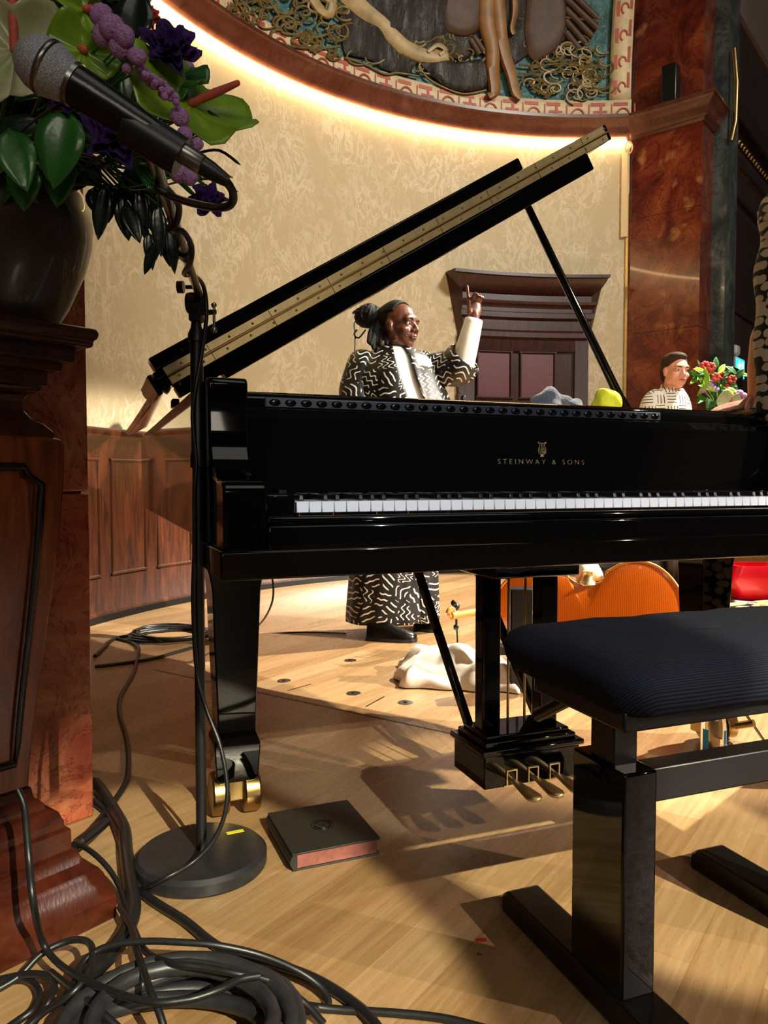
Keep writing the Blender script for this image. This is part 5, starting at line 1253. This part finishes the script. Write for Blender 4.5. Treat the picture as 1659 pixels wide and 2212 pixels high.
a_, b_ = G(1575, 1306, .04), G(1700, 1296, .04); m = MB(); m.tube([a_, b_], .01, 8); tag(m.build('wooden_dowel', 'light_wood'), 'long pale wooden rod lying in front of the red tub', 'rod')
m = MB(); q0 = G(1625, 1312, .03); m.capsule([q0+V((-.06, .1, 0)), q0+V((.06, .1, 0))], [.03, .02]); tag(m.build('rolled_pouch', 'black_rubber'), 'dark rolled pouch behind the mallets on the tool cloth', 'pouch')
# small bouquet at right
bq = ER+ND*.45-ED*.0+UPZ*0
YB = onwall(1550, 850, .25).y
def Bq(px, py, dy=0): return P(px, py, YB+dy)
pt_ = thing('flower_pot', 'dark pot on a stand holding the small bouquet', 'pot', V((Bq(1555, 900).x, YB, 0)))
cP = V((Bq(1555, 900).x, YB, 0)); z9 = Bq(1555, 905).z
MB().lathe([(0, z9-.25), (.1, z9-.25), (.14, z9-.02), (.15, z9), (.13, z9), (0, z9-.03)], cP, 24).build('pot', 'vase', pt_); MB().box(cP+UPZ*(z9-.25)/2, (.28, .28, z9-.25)).build('stand', 'mahogany_dark', pt_, bevel=.006)
def blossom(name, label, pts, r, mat, grp=None):
    t = thing(name, label, 'flower', Bq(*pts[0]))
    for x, y in pts:
        q = Bq(x, y, random.uniform(-.06, .02)); m = MB()
        if mat == 'red_flower':
            for k_ in range(7): a_ = 2*PI*k_/7; m.ell(q+V((r*.6*math.cos(a_), -.01, r*.6*math.sin(a_))), (r*.5, r*.35, r*.45), None, 8, 6)
        else: m.ell(q, (r, r, r*.85), None, 14, 10)
        m.build('bloom', mat, t)
        m = MB(); m.tube([q, (q+cP+UPZ*z9)/2+V((0, 0, .04)), cP+UPZ*(z9-.02)], .004, 5); m.build('stem', 'leaf_mid', t)
blossom('alstroemeria', 'red flowers at the top left of the small bouquet', [(1522, 790), (1535, 793), (1505, 803), (1524, 803)], .035, 'red_flower')
blossom('alstroemeria', 'orange-red flowers at the centre right of the small bouquet', [(1545, 815), (1558, 812), (1580, 820), (1572, 828)], .035, 'red_flower')
blossom('pompon_chrysanthemum', 'lilac pompons at the left of the small bouquet', [(1518, 843), (1526, 838), (1535, 832), (1540, 827), (1533, 842), (1546, 841), (1538, 836)], .026, 'pink_flower')
blossom('pompon_chrysanthemum', 'lilac pompons at the right of the small bouquet by the hand', [(1590, 850), (1598, 848), (1606, 854), (1600, 858), (1594, 856)], .026, 'pink_flower')
blossom('pompon_chrysanthemum', 'single lilac pompon between the red flowers of the small bouquet', [(1570, 836)], .02, 'pink_flower')
rn2 = random.Random(4)
for i in range(46):
    x = rn2.uniform(1502, 1600); y = rn2.uniform(800, 885); q = Bq(x, y, rn2.uniform(-.05, .1)); m = MB()
    leafmesh(m, q, (rn2.uniform(-1, 1), rn2.uniform(-.6, .2), rn2.uniform(-.3, 1)), (.1, -1, .3), rn2.uniform(.09, .17), rn2.uniform(.03, .06), .3)
    m.tube([q, (q+cP+UPZ*z9)/2+V((0, 0, .03)), cP+UPZ*(z9-.02)], .003, 5)
    tag(m.build('bouquet_leaf', 'leaf_mid' if i % 3 else 'leaf_lime', solid=.002), 'green leaf in the small bouquet behind the piano', 'leaf', 'leaves of the small bouquet')
anth('pale green anthurium low at the right of the small bouquet', Bq(1578, 872, -.08), (.1, -1, .2), (.2, 0, 1), .2, 'leaf_cream', (.2, -.4, 1), sl=.2, root=cP+UPZ*(z9-.02))
# ================================================================== CABLES ON THE FLOOR
r1 = .0052
def gp(l, z=r1): return [G(x, y, z if len(r_) == 0 else r_[0]) for x, y, *r_ in l]
cable('floor_cable', 'black cable snaking up the floor left of the piano leg', gp([(160, 1830), (205, 1782), (240, 1740), (272, 1690), (278, 1640), (272, 1590), (258, 1540), (262, 1500), (288, 1455), (298, 1415), (300, 1400), (285, 1388), (262, 1382), (248, 1378)]), .0075)
cable('floor_cable', 'black cable along the foot of the panelling to the coil', gp([(205, 1418), (222, 1402), (248, 1380), (290, 1372), (340, 1365), (400, 1361), (420, 1362)]), .009)
cable('floor_cable', 'thin black cable crossing the floor below the small coil', gp([(205, 1440), (260, 1434), (330, 1423), (385, 1408), (430, 1395)]), .008)
pts = []
for i in range(60):
    a_ = 2*PI*i/15; rr_ = .20+.03*math.sin(i*.9); q = G(372, 1377); pts.append(V((q.x+rr_*math.cos(a_)*.9, q.y+rr_*math.sin(a_)*.9, .01+.006*(i/15))))
m = MB(); m.tube(pts, .008, 8); tag(m.build('coiled_cable', 'black_rubber'), 'small flat coil of black cable by the far piano leg', 'cable')
cable('floor_cable', 'thick bundle of black cables running out from behind the marble pier', gp([(205, 1690, .02), (225, 1715, .02), (250, 1755, .02), (268, 1790, .02), (273, 1840, .02), (280, 1900, .02), (288, 1960, .02), (275, 2010, .02), (240, 2060, .02), (190, 2110, .02), (150, 2160, .02)]), .0135)
cable('floor_cable', 'black cable forking from the bundle towards the lower right', gp([(202, 1730, .01), (240, 1765, .01), (266, 1830, .01), (282, 1890, .01), (320, 1938, .01), (400, 1990, .01), (480, 2050, .01), (600, 2085, .01), (690, 2120, .01), (780, 2180, .01), (830, 2240, .01)]), .008)
# plugs beside pedestal
pk = thing('cable_plug', 'black cable plug with silver end lying beside the pedestal plinth', 'plug', G(165, 1838))
m = MB(); a_, b_ = G(230, 1775, .03), G(170, 1822, .05); m.tube([a_, a_+(b_-a_)*.5, b_], [.01, .013, .013], 10); m.build('plug_body', 'black_rubber', pk)
m = MB(); m.tube([b_, b_+(b_-a_).normalized()*.02], .011, 10); m.build('plug_sleeve', 'steel', pk)
cable('audio_cable', 'black cable curving from the plug over the plinth to the floor coil', [G(162, 1822, .05), G(190, 1835, .06), G(222, 1862, .05), G(250, 1900, .03), G(272, 1955, .02), G(295, 2020, .03), G(320, 2060, .06), G(370, 2080, .085), G(440, 2090, .085), G(520, 2105, .08), G(585, 2120, .06), G(650, 2160, .03), G(700, 2212, .01)], r1)
cable('audio_cable', 'black cable hanging down the face of the wooden plinth', [P(38, 1705, 1.12), P(52, 1740, 1.115), P(58, 1800, 1.11), P(63, 1860, 1.10), P(72, 1950, 1.07), G(90, 2030, .08), G(120, 2075, .06), G(170, 2110, .07), G(250, 2145, .085), G(330, 2165, .09), G(400, 2160, .09), G(440, 2150, .09), G(480, 2135, .09), G(520, 2115, .085), G(560, 2108, .08)], r1)
cable('audio_cable', 'black cable looping widely over the front of the thick coil', [G(-20, 2145, .02), G(40, 2110, .03), G(90, 2060, .05), G(150, 2032, .06), G(190, 2035, .07), G(200, 2065, .07), G(185, 2110, .07), G(150, 2150, .06), G(90, 2190, .03), G(40, 2240, .01)], r1)
cable('audio_cable', 'black cable making the small loop at the lower left corner', [G(-20, 2130, .015), G(30, 2116, .02), G(65, 2118, .02), G(85, 2145, .02), G(72, 2180, .015), G(40, 2205, .01), G(-10, 2240, .01)], r1)
cable('audio_cable', 'black cable making the next larger loop at the lower left', [G(-20, 2120, .02), G(60, 2104, .035), G(105, 2110, .04), G(117, 2130, .04), G(105, 2165, .035), G(80, 2200, .02), G(50, 2250, .01)], r1)
cable('audio_cable', 'black cable arching over the back of the thick coil to the right', [G(150, 2180, .05), G(168, 2100, .06), G(200, 2060, .07), G(250, 2040, .08), G(320, 2033, .085), G(400, 2036, .085), G(470, 2042, .08), G(560, 2062, .06), G(640, 2095, .04), G(690, 2130, .02), G(710, 2165, .008), G(690, 2180, .008), G(640, 2165, .03), G(560, 2140, .06)], r1)
cable('audio_cable', 'black cable dropping straight across the coil to the bottom edge', [G(258, 1960, .03), G(282, 2000, .04), G(295, 2050, .075), G(308, 2090, .085), G(325, 2140, .085), G(345, 2190, .07), G(360, 2240, .05)], r1)
cable('audio_cable', 'black cable trailing off along the floor to the bottom edge', [G(560, 2150, .05), G(640, 2168, .02), G(720, 2180, .007), G(850, 2188, .007), G(960, 2200, .007), G(1060, 2225, .007)], .006)
cable('audio_cable', 'black cable running diagonally from the loops to the bottom of the frame', [G(110, 2100, .04), G(160, 2140, .06), G(210, 2180, .06), G(250, 2215, .05), G(300, 2260, .03)], r1)
# thick multicore coil
m = MB(); pts = []; cc = V((-.268, .985, 0)); RT = [.158, .136, .112, .152, .125, .146, .116]
for i in range(6*24+12):
    a_ = 2*PI*i/24; tn = i/24; k_ = int(tn); fr_ = tn-k_; fr_ = fr_*fr_*(3-2*fr_); rr_ = RT[k_]*(1-fr_)+RT[min(k_+1, 6)]*fr_
    pts.append(cc+V((rr_*math.cos(a_+1.2)*1.06+.012*math.sin(tn*2.1), rr_*math.sin(a_+1.2)*.88+.010*math.cos(tn*1.7), .016+.0085*tn+.007*math.sin(a_*1.5+tn*2))))
m.tube(pts, .0112, 12); tag(m.build('multicore_cable', 'rubber_grey'), 'thick grey-black multicore cable coiled in the lower left foreground', 'cable')
# red marks and yellow mark on floor
for x, y, w_, lb in ((1040, 2031, .016, 'red tape scrap on the floor, the larger of two'), (1036, 2062, .008, 'red tape scrap on the floor, the smaller of two')):
    m = MB(); m.box(G(x, y)+UPZ*.0006, (w_, w_*.6, .0008), Matrix.Rotation(.1, 3, 'Z')); tag(m.build('tape_scrap', 'red_tape'), lb, 'tape')
m = MB(); m.box(G(900, 1405)+UPZ*.0006, (.05, .03, .0008)); tag(m.build('tape_scrap', 'yellow_tape'), 'yellow tape mark on the bright floor beyond the towel', 'tape')
# ================================================================== LIGHTS
def spot(name, loc, tgt, power, col, size, soft=.05, blend=.08):
    l = bpy.data.lights.new(name, 'SPOT'); l.energy = power; l.color = col; l.spot_size = math.radians(size); l.spot_blend = blend; l.shadow_soft_size = soft
    o = bpy.data.objects.new(name, l); C.objects.link(o); o.location = loc; o.rotation_euler = (V(tgt)-V(loc)).to_track_quat('-Z', 'Y').to_euler(); return o
spot('stage_spot', (5.1, 5.55, 6.6), (.75, 4.0, 0), 9500, (1, .90, .74), 33, .05)
spot('stage_spot', (7.6, 1.0, 4.6), (.9, 3.5, .3), 8200, (1, .88, .72), 25, .06, .15)
spot('stage_spot', (8.4, -2.2, 4.4), (.62, 1.42, 0), 2300, (1, .82, .70), 9.5, .04, .2)
qa, qb = G(435, 2030), G(1290, 1795)
spot('stage_spot', (4.2, -6.0, 5.6), qa, 8500, (1, .92, .66), 4.3, .03, .12)
spot('stage_spot', (5.4, -5.2, 5.6), qb, 10000, (1, .92, .66), 4.5, .03, .12)
spot('stage_spot', (2.6, -5.4, 5.2), Q(.78, .1, .76), 2300, (.92, .96, 1), 9.0, .03, .1)
def area(name, loc, tgt, power, col, sx, sy):
    l = bpy.data.lights.new(name, 'AREA'); l.shape = 'RECTANGLE'; l.size = sx; l.size_y = sy; l.energy = power; l.color = col
    o = bpy.data.objects.new(name, l); C.objects.link(o); o.location = loc; o.rotation_euler = (V(tgt)-V(loc)).to_track_quat('-Z', 'Y').to_euler(); return o
area('hall_ceiling_light', (2.2, -1.5, 6.8), (.5, 3.5, .5), 50, (1, .93, .84), 4.5, 3.5)
spot('wall_wash', (5.6, -.4, 6.4), (.2, 6.0, 2.6), 2900, (1, .93, .82), 46, .9, 1.0)
area('added_reflection_fill', (2.0, -8.0, 4.2), (.8, 3, 1.2), 170, (1, .88, .72), 6, 1.4)  # added unseen fill, gives the brass and gloss something to reflect
w = bpy.data.worlds.new('hall'); bpy.context.scene.world = w; w.use_nodes = True
w.node_tree.nodes['Background'].inputs[0].default_value = (1, .86, .72, 1); w.node_tree.nodes['Background'].inputs[1].default_value = .02
# ================================================================== CAMERA
cam = bpy.data.cameras.new('camera'); co = bpy.data.objects.new('camera', cam); C.objects.link(co)
cam.sensor_fit = 'HORIZONTAL'; cam.sensor_width = 36; cam.lens = 36*F/1659; cam.clip_start = .05
co.location = EYE; co.rotation_euler = (PI/2-PIT, 0, 0)
sc = bpy.context.scene; sc.camera = co
sc.view_settings.view_transform = 'Standard'; sc.view_settings.look = 'None'; sc.view_settings.exposure = 0; sc.view_settings.gamma = 1
